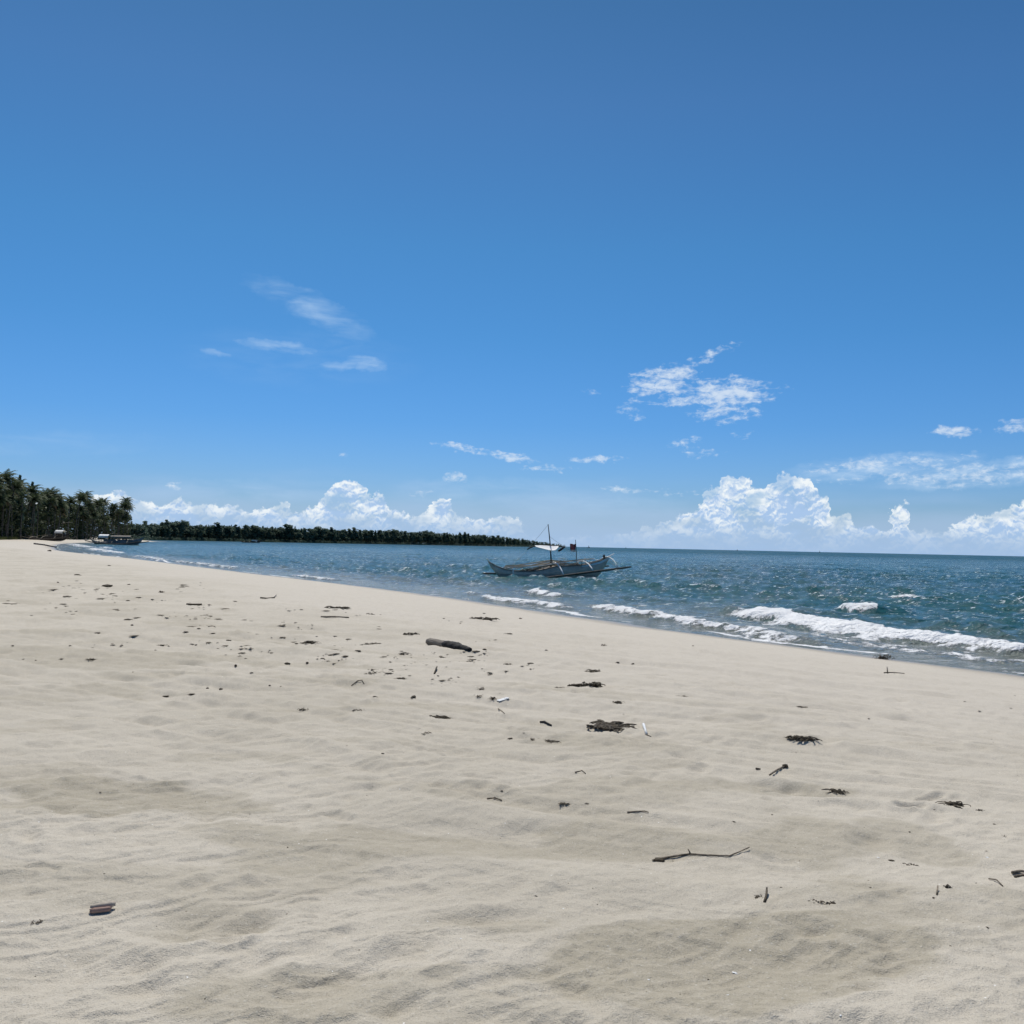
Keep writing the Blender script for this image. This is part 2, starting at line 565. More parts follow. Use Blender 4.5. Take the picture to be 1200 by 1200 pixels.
def simple(name, c1, c2, scale=6.0, rough=0.8, bump=0.0, detail=4.0, stretch=(1, 1, 1), metallic=0.0, spec=0.3):
    m, n = mat(name)
    tc = n.new('ShaderNodeTexCoord')
    v = n.mapping(tc.outputs['Object'], scale=stretch)
    f = n.noise(v, scale, detail, 0.6)
    n.put(n.bsdf.inputs['Base Color'], n.mix(n.sstep(f, 0.32, 0.68), c1, c2))
    n.bsdf.inputs['Roughness'].default_value = rough
    n.bsdf.inputs['Metallic'].default_value = metallic
    n.bsdf.inputs['Specular IOR Level'].default_value = spec
    if bump:
        b = n.new('ShaderNodeBump')
        b.inputs['Strength'].default_value = bump
        b.inputs['Distance'].default_value = 0.02
        n.put(b.inputs['Height'], f)
        n.put(n.bsdf.inputs['Normal'], b.outputs[0])
    return m


# --- sand
m_sand, n = mat('sand')
pos = n.new('ShaderNodeNewGeometry').outputs['Position']
wet = n.new('ShaderNodeAttribute', attribute_name='wet').outputs['Fac']
damp = n.new('ShaderNodeAttribute', attribute_name='damp').outputs['Fac']
big = n.noise(pos, 0.5, 4.0, 0.6)
mid = n.noise(pos, 5.0, 5.0, 0.65)
gr = n.noise(pos, 170.0, 2.0, 0.7)
gr2 = n.noise(pos, 60.0, 3.0, 0.75)
base = n.mix(n.sstep(big, 0.35, 0.65), (0.520, 0.472, 0.390), (0.580, 0.528, 0.442))
base = n.mix(n.new('ShaderNodeAttribute', attribute_name='washed').outputs['Fac'], base, (0.598, 0.546, 0.468))
base = n.mix(n.math('MULTIPLY', n.sstep(mid, 0.42, 0.72), 0.25), base, (0.42, 0.378, 0.30))
base = n.mix(n.math('MULTIPLY', damp, n.sstep(n.noise(pos, 9.0, 4.0, 0.7), 0.25, 0.6, 0.55, 1.0)), base, (0.400, 0.358, 0.278))
base = n.mix(n.math('MULTIPLY', n.sstep(gr, 0.50, 0.74), 0.60), base, (0.20, 0.18, 0.145))
base = n.mix(n.math('MULTIPLY', n.sstep(gr2, 0.56, 0.76), 0.55), base, (0.70, 0.68, 0.62))
vor = n.new('ShaderNodeTexVoronoi', feature='F1')
n.put(vor.inputs['Vector'], pos)
vor.inputs['Scale'].default_value = 22.0
vor.inputs['Randomness'].default_value = 1.0
pick = n.new('ShaderNodeSeparateColor')
n.put(pick.inputs[0], vor.outputs['Color'])
shell = n.math('MULTIPLY', n.math('LESS_THAN', vor.outputs['Distance'], 0.085), n.math('GREATER_THAN', pick.outputs[0], 0.955))
base = n.mix(shell, base, (0.86, 0.85, 0.82))
speck = n.math('MULTIPLY', n.math('LESS_THAN', vor.outputs['Distance'], 0.075), n.math('LESS_THAN', pick.outputs[1], 0.035))
base = n.mix(speck, base, (0.07, 0.06, 0.045))
base = n.mix(n.math('MULTIPLY', wet, 0.85), base, (0.27, 0.235, 0.185))
n.put(n.bsdf.inputs['Base Color'], base)
n.put(n.bsdf.inputs['Roughness'], n.lin(wet, 0.3, 1.0, 0.95, 0.32))
n.put(n.bsdf.inputs['Specular IOR Level'], n.lin(wet, 0.3, 1.0, 0.12, 0.5))
bmp = n.new('ShaderNodeBump')
bmp.inputs['Strength'].default_value = 0.9
bmp.inputs['Distance'].default_value = 0.010
n.put(bmp.inputs['Height'], n.math('ADD', n.math('MULTIPLY', gr2, 0.8), n.math('MULTIPLY', gr, 0.55)))
n.put(n.bsdf.inputs['Normal'], bmp.outputs[0])

# --- sea
m_sea, n = mat('sea_water')
pos = n.new('ShaderNodeNewGeometry').outputs['Position']
foam_a = n.new('ShaderNodeAttribute', attribute_name='foam').outputs['Fac']
shal = n.new('ShaderNodeAttribute', attribute_name='shallow').outputs['Fac']
far_a = n.new('ShaderNodeAttribute', attribute_name='far').outputs['Fac']
deep = n.mix(n.sstep(n.noise(pos, 0.02, 3.0, 0.6), 0.35, 0.65), (0.008, 0.072, 0.086), (0.014, 0.094, 0.104))
deep = n.mix(far_a, deep, (0.010, 0.064, 0.080))
wc = n.mix(shal, deep, (0.19, 0.20, 0.17))
wv = n.mapping(pos, rot=(0, 0, R(-60)), scale=(0.45, 1.0, 1.0))
f1 = n.noise(pos, 2.2, 5.0, 0.72)
f2 = n.noise(pos, 7.5, 4.0, 0.75)
f3 = n.noise(n.mapping(pos, rot=(0, 0, R(-60)), scale=(0.35, 1.2, 1.0)), 1.5, 3.0, 0.6)
fm = n.math('ADD', foam_a, n.math('MULTIPLY', n.math('SUBTRACT', n.math('ADD', n.math('ADD', n.math('MULTIPLY', f1, 0.42), n.math('MULTIPLY', f2, 0.30)), n.math('MULTIPLY', f3, 0.28)), 0.5), 3.4))
foam = n.sstep(fm, 0.46, 0.68)
foam = n.math('MULTIPLY', foam, n.sstep(foam_a, 0.02, 0.16))
# scattered small whitecaps, torn along the crests, with sun glitter painted in as white
wc_n = n.noise(n.mapping(pos, rot=(0, 0, R(-62)), scale=(0.30, 0.80, 1.0)), 1.35, 5.0, 0.68)
wc_m = n.noise(n.mapping(pos, rot=(0, 0, R(-40)), scale=(0.45, 1.0, 1.0)), 4.6, 4.0, 0.68)
wc_l = n.noise(pos, 0.06, 3.0, 0.5)
gust = n.math('MULTIPLY', n.math('SUBTRACT', wc_l, 0.5), 0.12)
cap = n.sstep(n.math('ADD', wc_n, gust), 0.635, 0.685)
cap_glint = n.math('MULTIPLY', n.sstep(n.math('ADD', wc_m, gust), 0.612, 0.642), 1.0)
cap = n.math('MULTIPLY', n.math('MULTIPLY', n.math('MAXIMUM', cap, cap_glint), n.lin(far_a, 0.0, 1.0, 1.0, 0.60)), n.math('SUBTRACT', 1.0, n.math('MULTIPLY', shal, 0.7)))
foam = n.math('MAXIMUM', foam, n.math('MULTIPLY', cap, 0.9))
n.put(n.bsdf.inputs['Base Color'], n.mix(foam, wc, (0.90, 0.91, 0.92)))
n.put(n.bsdf.inputs['Roughness'], n.math('MAXIMUM', n.lin(far_a, 0.0, 1.0, 0.11, 0.34), n.lin(foam, 0.0, 1.0, 0.11, 0.85)))
n.put(n.bsdf.inputs['Specular IOR Level'], n.math('MULTIPLY', n.lin(foam, 0.0, 1.0, 0.29, 0.1), n.lin(far_a, 0.0, 1.0, 0.9, 0.40)))
n.bsdf.inputs['IOR'].default_value = 1.333
h1 = n.noise(n.mapping(pos, rot=(0, 0, R(-55)), scale=(0.6, 1.0, 1.0)), 1.3, 4.0, 0.62)
h2 = n.noise(pos, 5.0, 3.0, 0.65)
hh = n.math('ADD', n.math('MULTIPLY', h1, 0.62), n.math('MULTIPLY', h2, 0.19))
hh = n.math('ADD', hh, n.math('MULTIPLY', n.math('MULTIPLY', foam, f2), 0.16))
bmp = n.new('ShaderNodeBump')
bmp.inputs['Strength'].default_value = 1.0
n.put(bmp.inputs['Distance'], 0.62)
n.put(bmp.inputs['Height'], hh)
n.put(n.bsdf.inputs['Normal'], bmp.outputs[0])


# ------------------------------------------------------------------ polar sheets
def link_mesh(name, verts, faces, material=None, parent=None, smooth=True):
    me = bpy.data.meshes.new(name)
    me.from_pydata(verts, [], faces)
    if material:
        me.materials.append(material)
    if smooth:
        me.polygons.foreach_set('use_smooth', [True] * len(me.polygons))
    o = bpy.data.objects.new(name, me)
    COL.objects.link(o)
    if parent:
        o.parent = parent
    return o


def grid_mesh(name, X, Y, Z, material, attrs, closed=False):
    r, c = X.shape
    me = bpy.data.meshes.new(name)
    nv = r * c
    co = np.empty((nv, 3), np.float32)
    co[:, 0], co[:, 1], co[:, 2] = X.ravel(), Y.ravel(), Z.ravel()
    idx = np.arange(nv, dtype=np.int32).reshape(r, c)
    if closed:
        nxt = np.roll(idx, -1, axis=1)
        q = np.stack([idx[:-1], idx[1:], nxt[1:], nxt[:-1]], -1).reshape(-1, 4)
    else:
        q = np.stack([idx[:-1, :-1], idx[1:, :-1], idx[1:, 1:], idx[:-1, 1:]], -1).reshape(-1, 4)
    q = q[:, ::-1]
    nf = len(q)
    me.vertices.add(nv)
    me.vertices.foreach_set('co', co.ravel())
    me.loops.add(nf * 4)
    me.loops.foreach_set('vertex_index', np.ascontiguousarray(q).ravel().astype(np.int32))
    me.polygons.add(nf)
    me.polygons.foreach_set('loop_start', np.arange(0, nf * 4, 4, dtype=np.int32))
    me.polygons.foreach_set('use_smooth', np.ones(nf, bool))
    me.update(calc_edges=True)
    for k, v in attrs.items():
        a = me.attributes.new(k, 'FLOAT', 'POINT')
        a.data.foreach_set('value', v.ravel().astype(np.float32))
    me.materials.append(material)
    o = bpy.data.objects.new(name, me)
    COL.objects.link(o)
    return o


# sand: all round the camera, finest where it is seen closest
fine = np.arange(-37, 37.001, 0.085)
coarse = np.concatenate([np.linspace(-177, -38.5, 48), fine, np.linspace(38.5, 180, 48)])
AZS = np.radians(coarse)
Ds = [0.05, 0.3, 0.6, 0.9, 1.2, 1.5, 1.8, 2.0]
while Ds[-1] < 6500:
    D = Ds[-1]
    if D < 900:
        step = min(0.72 * D * D / (1.6 * 943), max(1.6, D * 0.008))
        step = max(step, 0.003)
    else:
        step = D * 0.05
    Ds.append(D + step)
Ds = np.array(Ds)
XX = Ds[:, None] * np.sin(AZS)[None, :]
YY = Ds[:, None] * np.cos(AZS)[None, :]
ZZ, dd = sand_height(XX.ravel(), YY.ravel())
wet = 1 - ss(dd + fbm(XX.ravel() * 0.25, YY.ravel() * 0.25, 2) * 1.2, 0.5, 2.6)
washed = (1 - ss(dd + 4 * fbm(XX.ravel() * 0.12, YY.ravel() * 0.12, 3), 9.0, 17.0)) * 0.9
dampn = fbm(XX.ravel() * 0.55 + 21, YY.ravel() * 1.05 + 4, 4, 0.55)
damp = ss(dampn, 0.16, 0.34) * ss(dd, 10, 16) * 0.42
dl, _ = sand_height(XX.ravel()[:1], YY.ravel()[:1])
for (px, py, rx, ry, s) in [(220, 935, 1.1, .5, .9), (330, 985, 1.0, .35, .7), (600, 985, 1.7, .45, .8), (880, 1130, .9, .42, 1.0), (240, 1085, .4, .25, .6), (300, 1160, .5, .25, .8), (560, 1085, .4, .16, .6),
                            (960, 985, .35, .9, .7), (1075, 985, .3, .8, .65), (930, 918, .9, .3, .7), (120, 770, 4.0, 1.2, .6), (420, 1150, .4, .2, .6)]:
    d_ = ray(px, py)
    t_ = (1.0 - H) / d_.z
    q = ((XX.ravel() - d_.x * t_) / rx)**2 + ((YY.ravel() - d_.y * t_) / ry)**2
    damp = np.maximum(damp, s * ss(1.15 - q + dampn * 2.0, 0.30, 0.80) * 0.9)
sand = grid_mesh('sand_beach', XX, YY, ZZ.reshape(XX.shape), m_sand, {'wet': wet, 'damp': damp, 'washed': washed}, closed=True)
sand['kind'] = 'structure'

# sea
fine = np.arange(-34, 34.001, 0.072)
AZS = np.radians(np.concatenate([np.linspace(-120, -35.5, 30), fine, np.linspace(35.5, 150, 40)]))
Ds = [8.0]
while Ds[-1] < 90000:
    D = Ds[-1]
    if D < 900:
        step = max(0.05, min(0.42 * D * D / (2.6 * 943), 0.28 + 0.0042 * max(0, D - 60)))
        if D < 18:
            step = 0.15
    else:
        step = D * 0.05
    Ds.append(D + step)
Ds = np.array(Ds)
SP = np.gradient(Ds)
XX = Ds[:, None] * np.sin(AZS)[None, :]
YY = Ds[:, None] * np.cos(AZS)[None, :]
x, y = XX.ravel(), YY.ravel()
spc = np.repeat(np.maximum(SP, Ds * R(0.072)), len(AZS))
DD = np.repeat(Ds, len(AZS))
sea_d = -inland(x, y)                       # metres off the beach
zz = np.zeros_like(x)
_rw = np.random.RandomState(3)
act = DD < 1500
xa, ya, sa = x[act], y[act], spc[act]
hsum = np.zeros_like(xa)
for k in range(62):
    lam = 0.42 * (2.8 / 0.42)**(_rw.rand()) if k > 3 else 7 + 2 * k
    th = math.atan2(-0.62, -0.78) + _rw.normal() * (0.60 if k > 3 else 0.15)
    kk = 2 * math.pi / lam
    amp = 0.045 * lam / (2 * math.pi) * (1.0 if k > 3 else 0.55)
    fade = np.clip(lam / (2.6 * sa) - 0.4, 0, 1)
    hsum += amp * fade * np.cos(kk * (xa * math.cos(th) + ya * math.sin(th)) + _rw.rand() * 6.28 + 1.6 * pn(xa * 0.06 + k, ya * 0.06))
hstd = hsum[(DD[act] > 30) & (DD[act] < 80)].std()
hsum = hsum + 0.9 / (3 * hstd) * hsum * np.abs(hsum) * 0.6
sh = ss(sea_d[act], 0.5, 12.0)
zz[act] = hsum * (0.10 + 0.90 * sh)
foamv = np.zeros_like(x)
# crests that spill
cr = np.zeros_like(x)
cr[act] = ss(hsum / hstd + 0.9 * fbm(xa * 0.11, ya * 0.11, 2), 2.3, 4.0) * sh
foamv = np.maximum(foamv, cr * 0.44)

# breakers, traced on the water: px points of the crest, height, width of the white water in front and behind
BREAK = [([(862, 716), (900, 723), (960, 735), (1030, 745), (1100, 755), (1160, 763), (1230, 772), (1330, 784)], 0.32, 1.6, 0.40, 0.95),
         ([(682, 708), (720, 715), (770, 723), (830, 734), (880, 743), (940, 753), (1010, 763)], 0.18, 0.75, 0.32, 0.74),
         ([(616, 694), (640, 698), (662, 701)], 0.22, 0.8, 0.5, 0.75),
         ([(556, 698), (580, 702), (610, 706), (650, 711), (690, 716)], 0.12, 0.7, 0.4, 0.80),
         ([(540, 694), (565, 697)], 0.10, 0.6, 0.4, 0.6),
         ([(974, 713), (1000, 715), (1036, 719)], 0.36, 0.8, 0.3, 0.8),
         ([(1036, 699), (1060, 701), (1082, 704)], 0.30, 0.9, 0.3, 0.75),
         ([(905, 738), (950, 746), (1010, 755), (1090, 765), (1180, 775), (1260, 784)], 0.05, 0.8, 0.3, 0.60),
         ([(1085, 728), (1110, 730), (1135, 733)], 0.18, 0.5, 0.3, 0.35), ([(1150, 745), (1200, 751)], 0.22, 0.4, 0.3, 0.3),
         ([(340, 674), (375, 678), (400, 681)], 0.10, 0.8, 0.5, 0.75), ([(195, 657), (240, 662), (290, 668)], 0.14, 0.8, 0.5, 0.62),
         ([(160, 652), (178, 655), (200, 659)], 0.2, 1.4, 0.8, .62), ([(104, 643), (125, 646), (150, 650)], 0.25, 2.6, 1.4, .66),
         ([(84, 637.5), (97, 640), (112, 643)], 0.25, 4.2, 2.4, .62), ([(120, 642), (134, 644)], .3, 2.5, 1.5, .6), ([(300, 664), (330, 667)], .12, .8, .5, .35),
         ([(640, 688), (662, 690)], .2, .8, .5, .5), ([(668, 682), (690, 682)], .2, .9, .5, .5)]
nearm = DD < 420
xn, yn = x[nearm], y[nearm]
fz, ff = np.zeros_like(xn), np.zeros_like(xn)
for ppts, bh, wf, wb, fs in BREAK:
    P = np.array([on_water(*p) for p in ppts])
    lo, hi = P.min(0) - 12, P.max(0) + 12
    m = (xn > lo[0]) & (xn < hi[0]) & (yn > lo[1]) & (yn < hi[1])
    if not m.any():
        continue
    xm, ym = xn[m], yn[m]
    wob = fbm(xm * 0.55, ym * 0.55, 4, 0.6) * 0.62
    wv_ = np.clip(1.0 + 1.1 * fbm(xm * 0.35 + 9, ym * 0.35, 2), 0.35, 1.8)
    dist, par, tot = poly_dist(xm, ym, P)
    # direction along the points runs left to right in the picture; the beach lies on the right hand
    dist = dist + wob
    endt = ss(par, -0.01, 0.16 * tot + 0.4) * (1 - ss(par, tot - 0.16 * tot - 0.4, tot + 0.01))
    prof = np.where(dist > 0, np.exp(-(dist / (0.45 * wf))**2), np.exp(-(dist / 1.7)**2))
    fz[m] = np.maximum(fz[m], bh * prof * endt)
    fo = np.where(dist > 0, 1 - ss(dist, 0.15 * wf, 1.25 * wf * wv_), 1 - ss(-dist, 0.1, wb))
    ff[m] = np.maximum(ff[m], fs * fo * endt)
    wash = 0.50 * fs * (1 - ss(np.abs(dist - wf * 1.3), 0.2, 1.5)) * endt * ss(fbm(xm * 0.9, ym * 0.9, 3), -0.25, 0.35)
    ff[m] = np.maximum(ff[m], wash)
zz[nearm] += fz
foamv[nearm] = np.maximum(foamv[nearm], ff)
# the lacy edge of the swash and streaks of old foam inside the surf
edge = (1 - ss(np.abs(sea_d - 0.22 - 0.45 * fbm(x * 0.35, y * 0.35, 2)), 0.05, 0.42)) * (0.80 + 0.45 * fbm(x * 0.12 + 7, y * 0.12, 2)) * (DD < 300) * ss(fbm(x * 0.09 + 3, y * 0.09, 3), -0.22, 0.30)
lace = ss(fbm(x * 0.8, y * 0.8, 3), 0.05, 0.45) * (1 - ss(sea_d, 2.0, 6.5)) * ss(sea_d, 0.1, 0.6) * 0.40
foamv = np.maximum(foamv, np.maximum(np.clip(edge, 0, 1), lace * (DD < 200)))
zz += (1 - ss(sea_d, 0.0, 2.5)) * 0.035 * fbm(x * 0.22 + 3, y * 0.22, 2) + foamv * (0.04 + 0.06 * pn(x * 2.3, y * 2.3) + 0.05 * pn(x * 5.3, y * 5.3)) * (DD < 200) * ss(sea_d, 0.3, 1.5)
shallow = (1 - ss(sea_d + 3.0 * fbm(x * 0.07, y * 0.07, 2), 0.5, 13.0)) * 0.9
farv = ss(DD, 80, 900)
sea = grid_mesh('sea_water', XX, YY, zz.reshape(XX.shape), m_sea, {'foam': foamv, 'shallow': shallow, 'far': farv})
sea['kind'] = 'structure'

# ================================================================== things
def tag(o, label=None, cat=None, group=None, kind=None):
    if label:
        o['label'] = label
    if cat:
        o['category'] = cat
    if group:
        o['group'] = group
    if kind:
        o['kind'] = kind
    return o


def empty(name, loc, rz=0.0):
    o = bpy.data.objects.new(name, None)
    COL.objects.link(o)
    o.location = loc
    o.rotation_euler = (0, 0, rz)
    return o


def copy_tree(o, parent=None):
    c = o.copy()
    COL.objects.link(c)
    c.parent = parent
    for ch in [k for k in bpy.data.objects if k.parent == o]:
        copy_tree(ch, c)
    return c


class MB:
    def __init__(self):
        self.v, self.f = [], []

    def add(self, vs, fs):
        b = len(self.v)
        self.v += [tuple(p) for p in vs]
        self.f += [tuple(b + i for i in q) for q in fs]

    def tube(self, pts, rad, seg=8, cap=True, flat=1.0):
        pts = [Vector(p) for p in pts]
        n = len(pts)
        if not hasattr(rad, '__len__'):
            rad = [rad] * n
        vs, fs = [], []
        ref = Vector((0, 0, 1))
        for i, p in enumerate(pts):
            t = (pts[min(i + 1, n - 1)] - pts[max(i - 1, 0)]).normalized()
            if abs(t.dot(ref)) > 0.95:
                ref = Vector((1, 0, 0)) if abs(t.x) < 0.9 else Vector((0, 1, 0))
            a = t.cross(ref).normalized()
            b = a.cross(t).normalized()
            for k in range(seg):
                an = 2 * math.pi * k / seg
                vs.append(p + (a * math.cos(an) + b * math.sin(an) * flat) * rad[i])
        for i in range(n - 1):
            for k in range(seg):
                k2 = (k + 1) % seg
                fs.append((i * seg + k, i * seg + k2, (i + 1) * seg + k2, (i + 1) * seg + k))
        if cap:
            fs.append(tuple(range(seg - 1, -1, -1)))
            fs.append(tuple((n - 1) * seg + k for k in range(seg)))
        self.add(vs, fs)
        return self

    def box(self, c, s, rot=0.0):
        cx, cy, cz = c
        sx, sy, sz = s[0] / 2, s[1] / 2, s[2] / 2
        co, si = math.cos(rot), math.sin(rot)
        vs = []
        for z in (-sz, sz):
            for (x_, y_) in ((-sx, -sy), (sx, -sy), (sx, sy), (-sx, sy)):
                vs.append((cx + x_ * co - y_ * si, cy + x_ * si + y_ * co, cz + z))
        self.add(vs, [(3, 2, 1, 0), (4, 5, 6, 7), (0, 1, 5, 4), (1, 2, 6, 5), (2, 3, 7, 6), (3, 0, 4, 7)])
        return self

    def loft(self, rings, closed=True, cap=True):
        m = len(rings[0])
        vs = [p for r in rings for p in r]
        fs = []
        for i in range(len(rings) - 1):
            for k in range(m if closed else m - 1):
                k2 = (k + 1) % m
                fs.append((i * m + k, (i + 1) * m + k, (i + 1) * m + k2, i * m + k2))
        if cap and closed:
            fs.append(tuple(range(m)))
            fs.append(tuple((len(rings) - 1) * m + k for k in range(m - 1, -1, -1)))
        self.add(vs, fs)
        return self

    def lump(self, c, r, rnd, sub=1, jit=0.25):
        bm = bmesh.new()
        bmesh.ops.create_icosphere(bm, subdivisions=sub, radius=1.0)
        vs = []
        for v in bm.verts:
            k = 1 + rnd.uniform(-jit, jit)
            vs.append((c[0] + v.co.x * r[0] * k, c[1] + v.co.y * r[1] * k, c[2] + v.co.z * r[2] * k))
        fs = [tuple(v.index for v in f.verts) for f in bm.faces]
        bm.free()
        self.add(vs, fs)
        return self

    def build(self, name, material, parent=None, smooth=True):
        return link_mesh(name, self.v, self.f, material, parent, smooth)


# ---- shared materials
m_bamboo = simple('weathered_bamboo', (0.22, 0.18, 0.13), (0.46, 0.40, 0.31), 3.0, 0.7, 0.2, stretch=(0.4, 3, 3))
m_hull = simple('pale_grey_hull_paint', (0.42, 0.375, 0.32), (0.55, 0.50, 0.43), 1.6, 0.55, 0.1)
m_hull2 = simple('dull_grey_hull_paint', (0.12, 0.14, 0.15), (0.22, 0.24, 0.25), 0.8, 0.6)
m_stripe = simple('pale_blue_paint', (0.52, 0.66, 0.74), (0.64, 0.76, 0.82), 2.0, 0.5)
m_bottom = simple('dark_hull_bottom', (0.015, 0.02, 0.025), (0.04, 0.045, 0.05), 2.0, 0.5)
m_white = simple('white_paint', (0.66, 0.67, 0.66), (0.80, 0.80, 0.79), 2.0, 0.5)
m_wood_dark = simple('dark_wet_wood', (0.030, 0.026, 0.022), (0.075, 0.066, 0.055), 4.0, 0.7, 0.2)
m_wood_grey = simple('grey_planks', (0.11, 0.10, 0.085), (0.21, 0.19, 0.165), 3.0, 0.75, 0.2, stretch=(0.5, 4, 4))
m_rope = simple('rope', (0.22, 0.20, 0.16), (0.34, 0.31, 0.26), 20.0, 0.9)
m_black = simple('black_cloth', (0.012, 0.013, 0.015), (0.03, 0.03, 0.033), 6.0, 0.8)
m_weed = simple('dry_seaweed', (0.024, 0.019, 0.012), (0.105, 0.080, 0.050), 40.0, 0.75, 0.4)
m_weed2 = simple('bleached_seaweed', (0.085, 0.070, 0.048), (0.19, 0.16, 0.115), 30.0, 0.85, 0.4)
m_husk = simple('coconut_husk', (0.030, 0.021, 0.013), (0.085, 0.060, 0.040), 25.0, 0.85, 0.5, stretch=(1, 1, 0.25))
m_twig = simple('twig_bark', (0.09, 0.072, 0.052), (0.26, 0.215, 0.16), 25.0, 0.8, 0.4)
m_char = simple('charred_bark', (0.006, 0.006, 0.006), (0.026, 0.024, 0.023), 30.0, 0.75, 0.7)
m_bare = simple('bare_driftwood', (0.085, 0.072, 0.058), (0.24, 0.21, 0.175), 12.0, 0.8, 0.4, stretch=(0.35, 5, 5))
m_plastic = simple('white_plastic', (0.74, 0.74, 0.72), (0.82, 0.82, 0.80), 9.0, 0.4)
m_red = simple('red_brown_wood', (0.24, 0.15, 0.12), (0.36, 0.24, 0.20), 14.0, 0.7, 0.3, stretch=(0.4, 4, 4))
m_palewood = simple('pale_sapwood', (0.36, 0.31, 0.25), (0.48, 0.42, 0.35), 14.0, 0.75, 0.2, stretch=(0.4, 4, 4))
m_trunk = simple('palm_trunk', (0.075, 0.068, 0.058), (0.145, 0.132, 0.115), 1.2, 0.85, 0.4, stretch=(1, 1, 2.5))
m_bark = simple('dark_tree_bark', (0.045, 0.038, 0.030), (0.09, 0.078, 0.062), 1.0, 0.9, 0.4)


def leafy(name, c1, c2, scale, trans=0.25):
    m, n = mat(name)
    tc = n.new('ShaderNodeTexCoord')
    f = n.noise(tc.outputs['Object'], scale, 3.0, 0.6)
    oi = n.new('ShaderNodeObjectInfo')
    f = n.math('ADD', f, n.math('MULTIPLY', n.math('SUBTRACT', oi.outputs['Random'], 0.5), 0.25))
    c = n.mix(n.sstep(f, 0.3, 0.7), c1, c2)
    n.put(n.bsdf.inputs['Base Color'], c)
    n.bsdf.inputs['Roughness'].default_value = 0.6
    n.bsdf.inputs['Specular IOR Level'].default_value = 0.12
    tr = n.new('ShaderNodeBsdfTranslucent')
    n.put(tr.inputs[0], c)
    mx = n.new('ShaderNodeMixShader')
    mx.inputs[0].default_value = trans
    n.l.new(n.bsdf.outputs[0], mx.inputs[1])
    n.l.new(tr.outputs[0], mx.inputs[2])
    out = [k for k in n.n if k.type == 'OUTPUT_MATERIAL'][0]
    n.l.new(mx.outputs[0], out.inputs[0])
    return m


m_frond = leafy('palm_frond', (0.052, 0.076, 0.038), (0.108, 0.134, 0.066), 0.6, 0.28)
m_frond_dry = leafy('dry_palm_frond', (0.11, 0.085, 0.050), (0.17, 0.135, 0.085), 0.6, 0.15)
m_leaf = leafy('shore_tree_leaves', (0.085, 0.125, 0.090), (0.140, 0.185, 0.130), 0.25, 0.35)  # leaf colour lifted to stand in for haze over the distance
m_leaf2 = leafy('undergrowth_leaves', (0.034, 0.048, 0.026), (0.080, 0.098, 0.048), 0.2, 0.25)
m_grass = leafy('shore_grass', (0.06, 0.075, 0.025), (0.12, 0.13, 0.05), 0.3, 0.2)


# ================================================================== far wood
FARD0 = [(140, 860), (163, 1010), (225, 1165), (322, 1305), (380, 1445), (506, 1775), (600, 2215), (650, 2960), (664, 3250)]
FARD = []
for _p in range(136, 668, 4):
    _D = np.arange(840, 3400, 3.0)
    _in = inland((_p - 600) / FPX * _D, _D) > 0
    _k = np.argmax(_in)
    FARD.append((_p, float(_D[_k]) if _in[_k] else 3250.0))
FARH = [(140, 21), (158, 20), (180, 19), (195, 22), (215, 22), (224, 18), (262, 19), (300, 18.5), (350, 17.5), (400, 17), (450, 16.5), (500, 15.5), (550, 13.5), (590, 12), (610, 9.8), (630, 7), (648, 4.6), (664, 3)]


def lerp(tab, p):
    return float(np.interp(p, [t[0] for t in tab], [t[1] for t in tab]))


def leaf_cloud(mb, rnd, c, rx, rz, n, size, conic=0.0):
    """many small leaf-clump faces spread through a crown's volume"""
    for _ in range(n):
        while True:
            q = Vector((rnd.uniform(-1, 1), rnd.uniform(-1, 1), rnd.uniform(-1, 1)))
            if 0.25 < q.length < 1:
                break
        k = 1.0 - conic * (q.z * 0.5 + 0.5)
        p = Vector((c[0] + q.x * rx * k, c[1] + q.y * rx * k, c[2] + q.z * rz))
        a = Vector((rnd.gauss(0, 1), rnd.gauss(0, 1), rnd.gauss(0, 0.6))).normalized()
        b = a.cross(Vector((rnd.gauss(0, 1), rnd.gauss(0, 1), rnd.gauss(0, 1)))).normalized()
        s1, s2 = size * rnd.uniform(0.6, 1.3), size * rnd.uniform(0.35, 0.9)
        mb.add([p - a * s1, p + b * s2 * 0.7 - a * s1 * 0.2, p + a * s1, p - b * s2], [(0, 1, 2, 3)])


rnd = random.Random(21)
shore_trees = []
for kind in range(5):
    rt = empty('shore_tree', (0, 0, 0))
    crown, trunk = MB(), MB()
    h = 20.0
    trunk.tube([(0, 0, -1), (rnd.uniform(-.4, .4), 0, 6), (rnd.uniform(-.8, .8), rnd.uniform(-.8, .8), 14)], [0.45, 0.33, 0.12], 6)
    if kind < 2:      # feathery conical
        leaf_cloud(crown, rnd, (0, 0, 11.5), 3.6, 8.5, 230, 1.15, 0.75)
        for k in range(5):
            an = rnd.uniform(0, 6.28)
            leaf_cloud(crown, rnd, (2.2 * math.cos(an), 2.2 * math.sin(an), rnd.uniform(5, 14)), 2.0, 2.6, 45, 1.0)
    else:             # rounded, broken into clumps
        for k in range(9):
            an, rr = rnd.uniform(0, 6.28), rnd.uniform(0.5, 3.8)
            leaf_cloud(crown, rnd, (rr * math.cos(an), rr * math.sin(an), rnd.uniform(7, 17.4)), rnd.uniform(1.6, 2.8), rnd.uniform(1.5, 2.5), 52, 1.0)
        leaf_cloud(crown, rnd, (0, 0, 9), 3.4, 6, 120, 1.3)
    crown.build('crown', m_leaf, rt)
    trunk.build('trunk', m_bark, rt)
    shore_trees.append(rt)
used = set()
px = 152.0
i = 0
